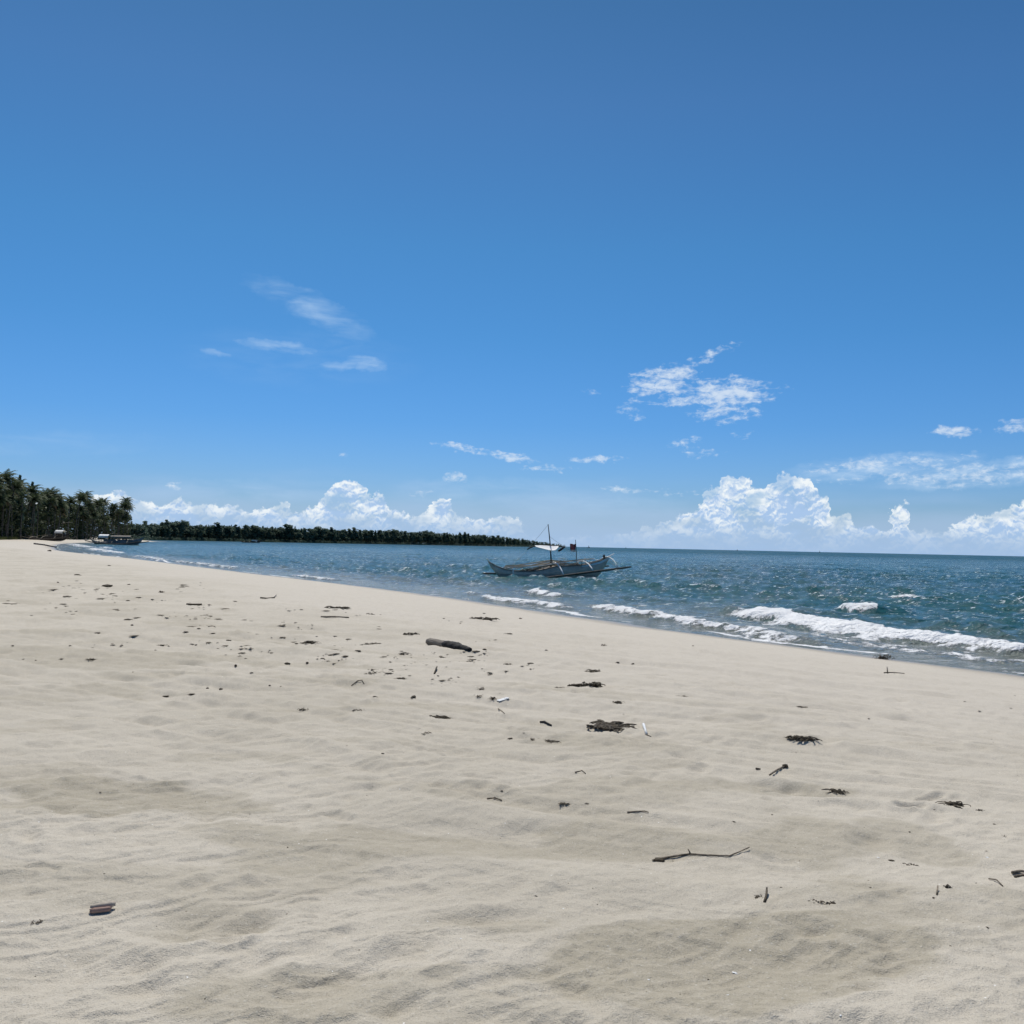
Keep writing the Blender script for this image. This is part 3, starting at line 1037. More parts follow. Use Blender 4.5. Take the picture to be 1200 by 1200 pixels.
while px < 656:
    D = lerp(FARD, px) + rnd.uniform(1, 12)
    hp = lerp(FARH, px) * rnd.uniform(0.92, 1.09)
    if i % 9 == 4:
        hp *= 1.14
    hgt = hp * D / FPX
    k = rnd.choice((0, 1, 2, 2, 3, 3, 4, 4))
    t = shore_trees[k] if k not in used else copy_tree(shore_trees[k])
    used.add(k)
    X, Y = at_depth(px, D)
    t.location = (X, Y, 0.6)
    s = hgt / 20.0
    t.scale = (s * rnd.uniform(1.4, 2.2), s * rnd.uniform(1.1, 1.5), s)
    t.rotation_euler = (0, 0, rnd.uniform(0, 6.28))
    tag(t, 'dark green tree in the front row of the low wood along the far shore', 'tree', 'trees along the far shore')
    px += rnd.uniform(3.2, 6.0)
    i += 1
wood = MB()
px = 138.0
while px < 662:
    for row in range(3):
        p = px + rnd.uniform(-2, 2)
        D = lerp(FARD, p) + 14 + row * 26 + rnd.uniform(0, 22)
        hgt = lerp(FARH, p) * D / FPX * rnd.uniform(0.80, 1.0)
        X, Y = at_depth(p, D)
        w = rnd.uniform(2.6, 4.6)
        leaf_cloud(wood, rnd, (X, Y, 1 + hgt * 0.52), w, hgt * 0.48, 46, hgt * 0.085, rnd.choice((0.0, 0.3, 0.7)))
        leaf_cloud(wood, rnd, (X, Y, 0.5 + hgt * 0.30), w * 1.3, hgt * 0.30, 34, hgt * 0.10)
    for q in range(3):
        p = px + rnd.uniform(-1.2, 1.2)
        D = lerp(FARD, p) - rnd.uniform(-4, 16)
        X, Y = at_depth(p, D)
        leaf_cloud(wood, rnd, (X, Y, 1.3), rnd.uniform(2.5, 4.5), rnd.uniform(2.0, 3.6), 26, 1.1)
    px += 2.4
tag(wood.build('far_wood', m_leaf, smooth=False), 'dark low wood on the long point across the bay', None, None, 'stuff')

# ================================================================== palm grove
TREED = [(-60, 260), (0, 305), (55, 392), (100, 480), (150, 612)]


def make_palm(rnd, lean, dry):
    rt = empty('palm_tree', (0, 0, 0))
    hgt = 18.0
    tp = []
    an = rnd.uniform(0, 6.28)
    for k in range(8):
        t = k / 7
        b = lean * (t ** 1.6)
        tp.append((b * math.cos(an) + 0.15 * math.sin(5 * t + an), b * math.sin(an), -0.6 + t * (hgt - 2.2 + 0.6)))
    MB().tube(tp, [0.34, 0.24, 0.20, 0.185, 0.175, 0.165, 0.155, 0.15], 7).build('trunk', m_trunk, rt)
    top = Vector(tp[-1])
    crown, dryc = MB(), MB()
    nf = 30
    for k in range(nf):
        a = k * 2.39996 + rnd.uniform(-.2, .2)
        up = 1.42 - 1.75 * (k / nf) + rnd.uniform(-.12, .12)      # from upright to hanging
        L = rnd.uniform(3.6, 4.7)
        d = Vector((math.cos(a), math.sin(a), 0))
        p = top.copy()
        el = up
        prevp = None
        target = crown
        if dry and k > nf - 4:
            target = dryc
        nseg = 9
        wind = Vector((-0.28, -0.20, 0)) * 0.12
        pts = [p.copy()]
        for s_i in range(nseg):
            v = d * math.cos(el) + Vector((0, 0, 1)) * math.sin(el) + wind * s_i * 0.5
            p = p + v.normalized() * (L / nseg)
            el -= (0.07 + 0.034 * s_i) * (1.0 if up > -0.2 else 0.6)
            pts.append(p.copy())
        side = d.cross(Vector((0, 0, 1))).normalized()
        # leaflets: narrow blades hanging from both sides of the rib
        for s_i in range(1, nseg + 1):
            for sub in range(2):
                q = pts[s_i - 1].lerp(pts[s_i], sub * 0.5 + 0.25)
                tdir = (pts[s_i] - pts[s_i - 1]).normalized()
                ll = 0.95 * math.sin(math.pi * min(0.97, 0.18 + 0.80 * (s_i / nseg))) + 0.12
                for sg in (-1, 1):
                    tip = q + side * sg * ll * 0.78 + tdir * ll * 0.55 - Vector((0, 0, ll * rnd.uniform(0.25, 0.65)))
                    w = tdir * 0.11
                    target.add([q - w, q + w, tip + w * 0.4, tip - w * 0.4], [(0, 1, 2, 3)])
        target.tube(pts, [0.05 * (1 - 0.8 * s_i / nseg) for s_i in range(nseg + 1)], 4, cap=False)
    for k in range(5):
        a = rnd.uniform(0, 6.28)
        crown.lump(top + Vector((0.3 * math.cos(a), 0.3 * math.sin(a), -0.35)), (0.15, 0.15, 0.18), rnd, 1, 0.1)
    c = crown.build('crown', m_frond, rt)
    if dry:
        dryc.build('dry_frond', m_frond_dry, rt)
    return rt


rnd = random.Random(5)
palms = [make_palm(rnd, ln, dr) for ln, dr in ((0.6, False), (1.6, True), (2.6, False), (0.9, True), (1.8, False), (3.4, True))]
FRONT = [(-26, 556), (-17, 560), (-8, 554), (1, 552), (8, 561), (15, 567), (25, 561), (30, 567), (44, 576), (50, 573), (58, 571), (65, 576), (71, 578), (80, 581), (88, 577), (96, 575),
         (103, 585), (110, 584), (117, 588), (124, 583), (131, 589), (138, 587), (145, 582), (150, 589)]
used = set()


def put_palm(px, topy, dD, label, group):
    k = rnd.randrange(6)
    t = palms[k] if k not in used else copy_tree(palms[k])
    used.add(k)
    D = lerp(TREED, px) + dD
    X, Y = at_depth(px, D)
    z = sand_z(X, Y)
    hz = 626.3 + 0.0212 * px
    hgt = (H - z) + (hz - topy) * D / FPX
    s = max(0.5, hgt / 18.4)
    w = min(1.25, max(0.8, s)) * rnd.uniform(0.9, 1.1)
    t.location = (X, Y, z)
    t.scale = (w, w, s)
    t.rotation_euler = (0, 0, rnd.uniform(0, 6.28))
    tag(t, label, 'palm tree', group)


for px, ty in FRONT:
    lab, g = 'tall coconut palm rising to the skyline of the dark beach grove', 'tall palms of the beach grove'
    if px == 150:
        lab, g = 'outermost palm of the grove, last one before the gap to the far wood', None
    put_palm(px, ty, rnd.uniform(0, 16), lab, g)
for k in range(92):
    px = rnd.uniform(-58, 149)
    sky_y = lerp([(-60, 556), (0, 560), (40, 571), (60, 577), (100, 584), (150, 592)], px)
    put_palm(px, sky_y + rnd.uniform(3, 24), rnd.uniform(-6, 34), 'lower coconut palm inside the dark beach grove', 'lower palms of the beach grove')
# two slim dark trees that stand above the palms
for (px, ty, lab) in ((22, 556, 'slim dark pointed tree above the palms, the taller of two'), (37, 564, 'slim dark pointed tree above the palms, the shorter of two')):
    t = copy_tree(shore_trees[0])
    D = lerp(TREED, px) + 12
    X, Y = at_depth(px, D)
    hgt = (H - 1.5) + (626.3 + 0.0212 * px - ty) * D / FPX
    t.location = (X, Y, 1.4)
    t.scale = (0.62, 0.62, hgt / 20.0)
    tag(t, lab, 'tree')
    if 'group' in t:
        del t['group']
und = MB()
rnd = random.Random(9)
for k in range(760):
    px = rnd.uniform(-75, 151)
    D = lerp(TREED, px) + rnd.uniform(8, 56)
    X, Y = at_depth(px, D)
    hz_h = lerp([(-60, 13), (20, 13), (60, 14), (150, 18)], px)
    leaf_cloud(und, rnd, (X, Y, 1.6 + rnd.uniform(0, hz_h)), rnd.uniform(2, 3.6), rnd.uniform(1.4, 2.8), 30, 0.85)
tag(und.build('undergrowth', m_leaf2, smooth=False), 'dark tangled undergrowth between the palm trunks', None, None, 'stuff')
gr_ = MB()
for k in range(2600):
    px = rnd.uniform(-60, 24)
    D = lerp(TREED, px) - rnd.uniform(0.5, 13) + (px > 12) * 7
    X, Y = at_depth(px, D)
    z = sand_z(X, Y) if k % 8 == 0 else z
    a = rnd.uniform(0, 6.28)
    h_ = rnd.uniform(0.4, 1.3)
    gr_.add([(X - .12 * math.cos(a), Y - .12 * math.sin(a), z - .2), (X + .12 * math.cos(a), Y + .12 * math.sin(a), z - .2), (X + rnd.uniform(-.3, .3), Y + rnd.uniform(-.3, .3), z + h_)], [(0, 1, 2)])
tag(gr_.build('grass', m_grass, smooth=False), 'green grass along the foot of the palm grove', None, None, 'stuff')


# ================================================================== boats
def hull_loft(x, sheer, keel, beam, n=34):
    rings = []
    x0, x1 = x
    for i in range(n):
        xx = x0 + (x1 - x0) * i / (n - 1)
        zt, zk, b = lerp(sheer, xx), lerp(keel, xx), lerp(beam, xx)
        zk = min(zk, zt - 0.03)
        h = zt - zk
        rings.append([(xx, -b, zt), (xx, -b * 0.96, zk + 0.62 * h), (xx, -b * 0.74, zk + 0.24 * h), (xx, -0.03, zk), (xx, 0.03, zk), (xx, b * 0.74, zk + 0.24 * h), (xx, b * 0.96, zk + 0.62 * h), (xx, b, zt),
                      (xx, b * 0.88, zt - 0.005), (xx, b * 0.80, zt - min(0.22, 0.45 * h)), (xx, -b * 0.80, zt - min(0.22, 0.45 * h)), (xx, -b * 0.88, zt - 0.005)])
    return rings


def sag(a, b, n, drop):
    a, b = Vector(a), Vector(b)
    return [a.lerp(b, k / n) - Vector((0, 0, drop * 4 * (k / n) * (1 - k / n))) for k in range(n + 1)]


# ---- the moored outrigger boat
YAW = R(22)
bx, by = at_depth(645.5, 76.0)
boat = empty('outrigger_boat', (bx, by, 0.02), YAW)
tag(boat, 'grey and white outrigger boat with mast and white awning, moored off the beach', 'boat')
SHEER = [(-5.3, 1.28), (-4.8, 0.98), (-4.1, 0.70), (-2.9, 0.54), (-1.7, 0.54), (-0.4, 0.78), (0.3, 0.98), (1.6, 1.02), (3.0, 1.12), (4.4, 1.44), (5.4, 1.86)]
KEEL = [(-5.3, 1.22), (-4.9, 0.62), (-4.3, 0.02), (-3.8, -0.26), (3.2, -0.26), (4.2, 0.0), (4.9, 0.82), (5.4, 1.72)]
BEAM = [(-5.3, 0.03), (-4.6, 0.28), (-2.4, 0.55), (1.0, 0.60), (3.0, 0.44), (4.6, 0.18), (5.4, 0.03)]
MB().loft(hull_loft((-5.3, 5.4), SHEER, KEEL, BEAM)).build('hull', m_hull, boat)
# dark bottom band along the waterline, a little proud of the planking
b_ = MB()
for sg in (-1, 1):
    up, lo = [], []
    for i in range(24):
        xx = -4.35 + 8.3 * i / 23
        zt, zk, b = lerp(SHEER, xx), lerp(KEEL, xx), lerp(BEAM, xx)
        h = zt - zk
        f = min(0.9, max(0.02, (0.30 - zk) / h))
        def wid(ff):
            return np.interp(ff, [0, 0.24, 0.62, 1], [0.03, 0.74 * b, 0.96 * b, b])
        up.append((xx, sg * (wid(f) + 0.012), zk + f * h))
        lo.append((xx, sg * (wid(f * 0.15) + 0.012), zk + f * 0.15 * h - 0.01))
    rows = [up, lo]
    vs = up + lo
    b_.add(vs, [(i, i + 1, 24 + i + 1, 24 + i) if sg < 0 else (i + 1, i, 24 + i, 24 + i + 1) for i in range(23)])
b_.build('bottom_band', m_bottom, boat)
# pale blue stripe under the bow sheer
b_ = MB()
for sg in (-1, 1):
    vs = []
    for i in range(14):
        xx = 2.6 + 2.72 * i / 13
        zt, b = lerp(SHEER, xx), lerp(BEAM, xx)
        vs += [(xx, sg * (b + 0.014), zt - 0.03), (xx, sg * (b + 0.012), zt - 0.22 * min(1, 0.5 + 0.05 * i))]
    b_.add(vs, [(2 * i, 2 * i + 1, 2 * i + 3, 2 * i + 2) if sg < 0 else (2 * i + 2, 2 * i + 3, 2 * i + 1, 2 * i) for i in range(13)])
b_.build('stripe', m_stripe, boat)
for sg in (-1, 1):
    pts = [(xx, sg * (lerp(BEAM, xx) + 0.01), lerp(SHEER, xx) + 0.02) for xx in np.linspace(-5.25, 5.35, 26)]
    MB().tube(pts, 0.035, 6).build('gunwale', m_wood_grey, boat)
d_ = MB()
for i in range(9):
    xx = -3.6 + i * 0.86
    d_.box((xx, 0, lerp(SHEER, xx) - 0.10), (0.62, 2 * 0.72 * lerp(BEAM, xx), 0.03))
d_.build('deck', m_wood_grey, boat, False)
# outrigger floats: bamboo logs, the near one rising towards the bow
def near_z(xx):
    return float(np.interp(xx, [-5.6, -1.8, -0.7, 6.7], [-0.14, 0.0, 0.16, 1.09]))
def far_z(xx):
    return float(np.interp(xx, [-6.4, 0.0, 6.6], [0.27, 0.30, 1.05]))
MB().tube([(xx, -1.95, near_z(xx)) for xx in np.linspace(-4.9, 6.35, 22)], [0.085] * 20 + [0.08, 0.06], 8).build('float', m_wood_dark, boat)
MB().tube([(xx, 1.95, far_z(xx)) for xx in np.linspace(-5.0, 6.4, 22)], [0.07] + [0.085] * 20 + [0.06], 8).build('float', m_wood_dark, boat)
for xx in (-3.4, 0.3, 2.9, 5.15):
    zt = lerp(SHEER, xx)
    pts = []
    for k in range(13):
        t = -1 + 2 * k / 12
        yy = 1.98 * t if xx > -3 else max(-0.55, 1.98 * t)
        ze = (near_z(xx) if t < 0 else far_z(xx)) + 0.10
        top_ = {-3.4: 0.80, 0.3: 1.30, 2.9: 1.42, 5.15: 1.80}[xx]
        e_ = abs(t)
        pts.append((xx, yy, top_ + (ze - top_) * (e_ ** 2.1)))
    MB().tube(pts, [0.045] + [0.055] * 11 + [0.045], 7).build('outrigger_arm', m_white, boat)
# bamboo poles and boards lying along the arms
rnd = random.Random(4)
for k in range(13):
    y0 = rnd.uniform(-0.85, 0.75)
    x0, x1 = rnd.uniform(-4.3, -1.5), rnd.uniform(1.2, 4.4)
    z0, z1 = lerp(SHEER, x0) + rnd.uniform(0.05, 0.32), lerp(SHEER, x1) + rnd.uniform(0.08, 0.40)
    zm = 1.02 + rnd.uniform(0.06, 0.46)
    MB().tube([(x0, y0, z0), (0.3, y0 + rnd.uniform(-.1, .1), zm), (x1, y0 + rnd.uniform(-.2, .2), z1)], rnd.uniform(0.025, 0.045), 6).build('bamboo_pole', m_bamboo, boat)
for k in range(6):
    x0 = rnd.uniform(-2.6, 2.6)
    MB().box((x0, rnd.uniform(-.3, .3), lerp(SHEER, x0) + rnd.uniform(0.0, 0.14)), (rnd.uniform(0.7, 1.5), rnd.uniform(.12, .25), 0.03), rnd.uniform(-.2, .2)).build('plank', m_bamboo if k % 2 else m_white, boat, False)
for k in range(7):
    x0 = -2.2 + 0.95 * k
    sg = -1 if k % 2 else 1
    MB().tube([(x0, sg * 0.5, lerp(SHEER, x0) - 0.1), (x0 + rnd.uniform(-.1, .1), sg * 0.55, lerp(SHEER, x0) + rnd.uniform(.25, .5))], 0.03, 6).build('stanchion', m_bamboo, boat)
for sg in (-1, 1):
    MB().tube([(-2.3, sg * 0.55, 0.86), (-0.4, sg * 0.57, 1.12), (1.6, sg * 0.57, 1.38), (3.9, sg * 0.35, 1.62)], 0.03, 6).build('side_rail', m_white if sg < 0 else m_bamboo, boat)
MB().box((1.0, 0, 0.62), (0.8, 0.42, 0.40)).box((1.0, 0, 0.86), (0.5, 0.3, 0.10)).build('engine_box', m_wood_dark, boat, False)
MB().box((-1.6, 0.0, 0.60), (0.7, 0.5, 0.22)).box((-1.6, 0, 0.72), (0.74, 0.54, 0.03)).build('storage_box', m_wood_dark, boat, False)
MB().tube([(0.15, 0, 0.3), (0.10, 0, 1.6), (-0.03, 0, 3.0), (-0.22, 0, 4.36)], [0.065, 0.06, 0.05, 0.03], 8).build('mast', m_wood_dark, boat)
MB().tube([(-1.95, 0.05, 2.34), (-1.3, 0.05, 2.56), (0.0, 0.05, 2.66), (0.9, 0.02, 2.60), (1.35, 0.0, 2.55)], [0.025, 0.035, 0.04, 0.035, 0.03], 7).build('boom', m_wood_dark, boat)
# leaf-shaped white awning hung from the boom, its near edge pulled down towards the beach
aw = MB()
n1, n2 = 15, 8
vs = []
for i in range(n1):
    u_ = i / (n1 - 1)
    xx = -1.32 + 2.05 * u_
    wdt = math.sin(math.pi * min(1, max(0, (0.04 + 0.94 * u_)))) ** 0.75
    for j in range(n2):
        v_ = j / (n2 - 1)
        yy = 0.05 - 0.95 * v_ * wdt
        zz_ = 2.66 - 0.05 * abs(u_ - 0.5) - 0.46 * v_ * wdt * (1 - 0.35 * u_) + 0.05 * math.sin(7 * u_) * v_ - 0.06 * math.sin(math.pi * v_) * wdt
        vs.append((xx, yy, zz_))
for off in (0.0, -0.012):
    aw.add([(p[0], p[1], p[2] + off) for p in vs], [((i * n2 + j), (i * n2 + j + 1), ((i + 1) * n2 + j + 1), ((i + 1) * n2 + j))[::(1 if off == 0 else -1)] for i in range(n1 - 1) for j in range(n2 - 1)])
m_awn = leafy('white_awning_cloth', (0.90, 0.89, 0.87), (0.93, 0.92, 0.90), 2.0, 0.06)
aw.build('awning', m_awn, boat)
MB().tube([(0.72, -0.05, 2.20), (0.98, -0.05, 2.36), (1.28, -0.03, 2.55)], [0.07, 0.09, 0.07], 8).build('rolled_cloth', m_black, boat)
MB().tube([(-1.98, 0.05, 2.28), (-1.7, 0.05, 2.44), (-1.38, 0.05, 2.54)], [0.035, 0.06, 0.045], 7).build('rolled_cloth', m_black, boat)
fp = MB().tube([(2.44, 0.1, 0.8), (2.40, 0.1, 2.2), (2.30, 0.1, 3.16)], [0.035, 0.03, 0.022], 7).build('flag_pole', m_wood_dark, boat)
m_flag, n = mat('flag_cloth')
sp_ = n.new('ShaderNodeSeparateXYZ')
n.l.new(n.new('ShaderNodeTexCoord').outputs['Object'], sp_.inputs[0])
c = n.mix(n.math('GREATER_THAN', sp_.outputs[2], 2.52), (0.30, 0.06, 0.07), (0.36, 0.10, 0.09))
c = n.mix(n.math('LESS_THAN', sp_.outputs[2], 2.33), c, (0.62, 0.56, 0.53))
n.put(n.bsdf.inputs['Base Color'], c)
n.bsdf.inputs['Roughness'].default_value = 0.9
fl = MB()
vs = []
for i in range(10):
    for j in range(7):
        u_, v_ = i / 9, j / 6
        vs.append((2.36 - 0.50 * u_, 0.1 + 0.10 * math.sin(8 * u_ + 1.5 * v_), 2.86 - 0.62 * v_ - 0.10 * u_ - 0.06 * math.sin(5 * u_)))
for off in (0, 0.008):
    fl.add([(p[0], p[1] + off, p[2]) for p in vs], [(i * 7 + j, i * 7 + j + 1, (i + 1) * 7 + j + 1, (i + 1) * 7 + j) for i in range(9) for j in range(6)])
fl.build('flag', m_flag, fp)
MB().lump((4.88, 0, 1.86), (0.11, 0.11, 0.12), rnd, 2, 0.05).tube([(4.88, 0, 1.5), (4.88, 0, 1.84)], 0.07, 8).build('bow_post', m_black, boat)
MB().tube([(4.95, 0, 1.62), (5.4, 0, 1.86), (5.85, 0, 2.08)], [0.06, 0.05, 0.03], 7).build('bowsprit', m_white, boat)
MB().tube([(-5.05, 0, 1.1), (-5.42, 0, 1.50)], [0.06, 0.03], 7).build('stern_post', m_hull, boat)
for a_, b2 in (((-0.22, 0, 4.30), (-1.9, 0.05, 2.4)), ((-0.1, 0, 3.4), (1.3, 0, 2.58)), ((1.3, 0, 2.55), (2.9, -0.4, 1.2)), ((-1.9, 0.05, 2.3), (-3.4, 0.4, 0.8)), ((4.9, 0, 1.8), (5.15, -1.95, 1.0))):
    MB().tube(sag(a_, b2, 6, 0.05), 0.010, 5).build('rigging_line', m_rope, boat)
bl = MB().tube(sag((5.4, 0, 1.5), (7.6, 0.4, -0.2), 6, 0.12), 0.014, 5)
bl.build('mooring_line', m_rope, boat)


# ---- smaller outrigger boats further along the beach
def beach_boat(loc, yaw, L, label, roofs, cabin, mast_x, hullm, poles=()):
    b = empty('outrigger_boat', loc, yaw)
    tag(b, label, 'boat')
    k = L / 11.0
    sc = lambda tab, zk=1.0: [(x_ * k, z_ * k * zk) for x_, z_ in tab]
    S, Kk, B = sc(SHEER, 0.9), sc(KEEL), sc(BEAM)
    MB().loft(hull_loft((-5.6 * k, 5.4 * k), S, Kk, B, 22)).build('hull', hullm, b)
    for sg in (-1, 1):
        MB().tube([(x_, sg * 2.3 * k, 0.14 * k + 0.02 * x_ * x_ / k) for x_ in np.linspace(-5.4 * k, 5.6 * k, 12)], 0.09 * k, 7).build('float', m_wood_dark, b)
    for x_ in (-3.2, -0.4, 2.6):
        zt = lerp(S, x_ * k)
        MB().tube([(x_ * k, 2.3 * k * t, zt + 0.2 * k - (zt + 0.0 * k) * t * t) for t in np.linspace(-1, 1, 9)], 0.06 * k, 6).build('outrigger_arm', m_bamboo, b)
    for (x0, x1, z0, th, mt) in roofs:
        rf = MB()
        vs = []
        for i in range(7):
            t = -1 + 2 * i / 6
            vs += [(x0, 0.95 * k * t, z0 + th - th * 0.9 * t * t), (x1, 0.95 * k * t, z0 + th - th * 0.9 * t * t)]
        rf.add(vs, [(2 * i, 2 * i + 1, 2 * i + 3, 2 * i + 2) for i in range(6)])
        rf.add([(p[0], p[1], p[2] - 0.05) for p in vs], [(2 * i + 2, 2 * i + 3, 2 * i + 1, 2 * i) for i in range(6)])
        rf.box(((x0 + x1) / 2, -0.97 * k, z0 - 0.42 * th), (x1 - x0, 0.05, th * 1.15))
        rfo = rf.build('roof', mt, b, False)
        for x_ in (x0 + 0.15, x1 - 0.15):
            for sg in (-1, 1):
                MB().tube([(x_, sg * 0.80 * k, 0.3 * k), (x_, sg * 0.86 * k, z0 + 0.02)], 0.06, 6).build('roof_post', m_bamboo, rfo)
    for (x0, x1, z0, z1, mt) in cabin:
        MB().box(((x0 + x1) / 2, 0, (z0 + z1) / 2), (x1 - x0, 0.9 * k, z1 - z0)).box(((x0 + x1) / 2, 0, z1 + 0.03), (x1 - x0 + 0.2, 1.0 * k, 0.06)).build('cabin', mt, b, False)
    if mast_x is not None:
        MB().tube([(mast_x, 0, 0.3), (mast_x - 0.1, 0, mast_x * 0 + 6.4 * (L / 18))], [0.08, 0.04], 7).build('mast', m_bamboo, b)
    for a_, c_ in poles:
        MB().tube([a_, Vector(a_).lerp(Vector(c_), 0.5) + Vector((0, 0, 0.1)), c_], 0.055, 6).build('pole', m_bamboo, b)
    return b


X, Y = at_depth(138, 323)
beach_boat((X, Y, 0.0), R(4), 18.6, 'grey outrigger boat afloat by the palms with one white and one long grey roof',
           [(-5.6, -2.4, 2.9, 0.55, m_white), (-1.6, 5.0, 2.7, 0.5, m_wood_grey)], [(-4.2, -0.6, 0.9, 1.75, m_hull2), (0.4, 4.4, 0.9, 1.7, m_hull2)], -0.8, m_hull2,
           [((4.8, 0.3, 2.4), (9.3, 0.6, 4.4)), ((-2.6, 0, 3.9), (2.6, 0.2, 3.0)), ((-9.0, 0, 1.6), (-5.6, 0.2, 3.2)), ((2.0, -0.4, 2.0), (7.8, -0.6, 2.2))])
X, Y = at_depth(57, 350)
beach_boat((X, Y, sand_z(X, Y) + 0.30), R(-3), 17.6, 'dark outrigger boat pulled up on the sand by the palms, one white roof',
           [(3.4, 6.4, 3.1, 0.6, m_white)], [(3.3, 6.2, 1.0, 2.6, m_wood_dark)], None, m_wood_dark,
           [((5.0, 0, 6.2), (9.2, 0.3, 6.6)), ((-4.2, 0.2, 1.4), (1.8, 0, 1.9)), ((-1.0, 0, 1.0), (-0.6, 0, 3.6)), ((6.5, 0, 1.0), (9.4, 0, 2.6))])
X, Y = at_depth(295, 860)
beach_boat((X, Y, 0.0), R(5), 20.0, 'small dark boat with white cabin out in front of the far wood', [], [(0.8, 5.6, 0.7, 2.6, m_white)], None, m_wood_dark, [((3.0, 0, 1.0), (3.4, 0, 3.4))])
for (px, D, L, ht, lab) in ((690.5, 2600, 9, 7.0, 'tiny dark boat on the horizon just off the wooded point'), (734, 4200, 8, 7.5, 'tiny boat on the horizon right above the moored boat\'s bow'),
                            (864.5, 4000, 9, 8.5, 'tiny sailing boat on the horizon, nearer to the moored boat than its twin'), (961, 4200, 10, 9.0, 'tiny sailing boat on the horizon, outermost of all')):
    X, Y = at_depth(px, D)
    b = empty('fishing_boat', (X, Y, 0.4), R(10))
    tag(b, lab, 'boat')
    k = L / 11.0
    MB().loft(hull_loft((-5.6 * k, 5.4 * k), [(a * k, z_ * k * 1.6) for a, z_ in SHEER], [(a * k, z_ * k) for a, z_ in KEEL], [(a * k, z_ * k * 2) for a, z_ in BEAM], 14)).build('hull', m_wood_dark, b)
    sl = MB()
    sl.add([(-0.5 * k, 0, 1.2 * k), (3.2 * k, 0.3, 1.4 * k), (0.2 * k, 0.1, ht), (-0.5 * k, 0.06, 1.2 * k), (3.2 * k, 0.36, 1.4 * k), (0.2 * k, 0.16, ht)], [(0, 1, 2), (5, 4, 3)])
    sl.build('sail', m_wood_dark, b, False)
    MB().tube([(0, 0, 0), (0, 0, ht + 0.3)], 0.12, 6).build('mast', m_wood_dark, b)


# ================================================================== things washed up on the sand
def metres(w, p):
    return w * math.hypot(p.x, p.y) / FPX


def tangle_mesh(rnd, w, d, h, n, thick=0.012):
    """strands of dried weed lying over one another in a low heap w x d x h"""
    mb = MB()
    lobes = [(rnd.uniform(-.36, .36), rnd.uniform(-.3, .3), rnd.uniform(.25, .5)) for _ in range(3)]
    for k in range(n):
        lx, ly, lr = rnd.choice(lobes)
        x_, y_ = (lx + rnd.gauss(0, lr * 0.40)) * w, (ly + rnd.gauss(0, lr * .40)) * d
        x_ = max(-.42 * w, min(.36 * w, x_))
        y_ = max(-.45 * d, min(.45 * d, y_))
        an = rnd.gauss(0, 0.9)
        pts = []
        m_ = rnd.randint(4, 6)
        st = rnd.uniform(0.05, 0.13) * w
        zt = rnd.uniform(0.1, 1.0) * h
        for s_i in range(m_):
            pts.append((x_, y_, max(0.0, zt * math.sin(math.pi * (s_i + 0.4) / m_)) + 0.002))
            an += rnd.gauss(0, 0.7)
            x_ += st * math.cos(an)
            y_ += st * math.sin(an) * 0.8
        r_ = thick * rnd.uniform(0.6, 1.5)
        mb.tube(pts, [r_ * q for q in np.interp(np.linspace(0, 1, m_), [0, .3, .7, 1], [.5, 1, 1, .35])], 5, flat=rnd.uniform(.35, .9))
    for lx, ly, lr in lobes:
        mb.lump((lx * w, ly * d, h * 0.12), (lr * w * 0.22, lr * d * 0.24, h * 0.4), rnd, 2, 0.35)
    return mb


def weed(px, py, w, dep, h, label, group=None, m=None, n=None, rz=None, cat='seaweed', name='seaweed_clump'):
    p = on_sand(px, py)
    wm = metres(w, p)
    r2 = random.Random(int(px * 31 + py))
    o = tangle_mesh(r2, wm, wm * dep, wm * h, n or int(14 + w * 1.5), max(0.0022, min(0.013, wm * 0.024))).build(name, m or m_weed)
    o.location = p - Vector((0, 0, 0.004 + 0.18 * h * wm + (0.003 if py < 1000 else 0)))
    o.rotation_euler = (0, 0, r2.uniform(-.25, .25) if rz is None else rz)
    tag(o, label, cat, group)
    return o


def path_tube(ptspx, r0, r1, lift, seg=7):
    P = [on_sand(*q) for q in ptspx]
    L = [lift * (1 if not hasattr(lift, '__len__') else 1) for _ in P] if not hasattr(lift, '__len__') else lift
    base = P[0].copy()
    n_ = len(P)
    pts = [Vector((q.x, q.y, q.z + l)) - base for q, l in zip(P, L)]
    return base, pts, [r0 + (r1 - r0) * k / (n_ - 1) for k in range(n_)]


# ---- the log: weathered grey at one end, charred black and swollen at the other
A, B = on_sand(503, 756.0), on_sand(551, 762.5)
ax = (B - A)
LL = ax.length
log = empty('driftwood_log', A, math.atan2(ax.y, ax.x))
tag(log, 'short driftwood log, half bare grey wood and half charred black', 'log')
rnd = random.Random(2)


def knobby(x0, x1, prof, n, seg, jit, zc):
    rings = []
    for i in range(n):
        t = i / (n - 1)
        xx = x0 + (x1 - x0) * t
        r_ = float(np.interp(t, [q[0] for q in prof], [q[1] for q in prof]))
        ring = []
        for k in range(seg):
            a = 2 * math.pi * k / seg
            rr = r_ * (1 + jit * rnd.gauss(0, 1))
            ring.append((xx + rnd.gauss(0, 0.004), rr * math.cos(a), zc + rr * 0.86 * math.sin(a)))
        rings.append(ring[::-1])
    return rings


MB().loft(knobby(-0.03, LL * 0.50, [(0, .054), (.05, .070), (.5, .072), (1, .070)], 14, 12, 0.025, 0.058)).build('bare_wood', m_bare, log)
MB().loft(knobby(LL * 0.36, LL * 1.0, [(0, .058), (.08, .072), (.25, .086), (.5, .080), (.7, .066), (.9, .050), (1, .035)], 26, 14, 0.075, 0.060)).build('charred_end', m_char, log)

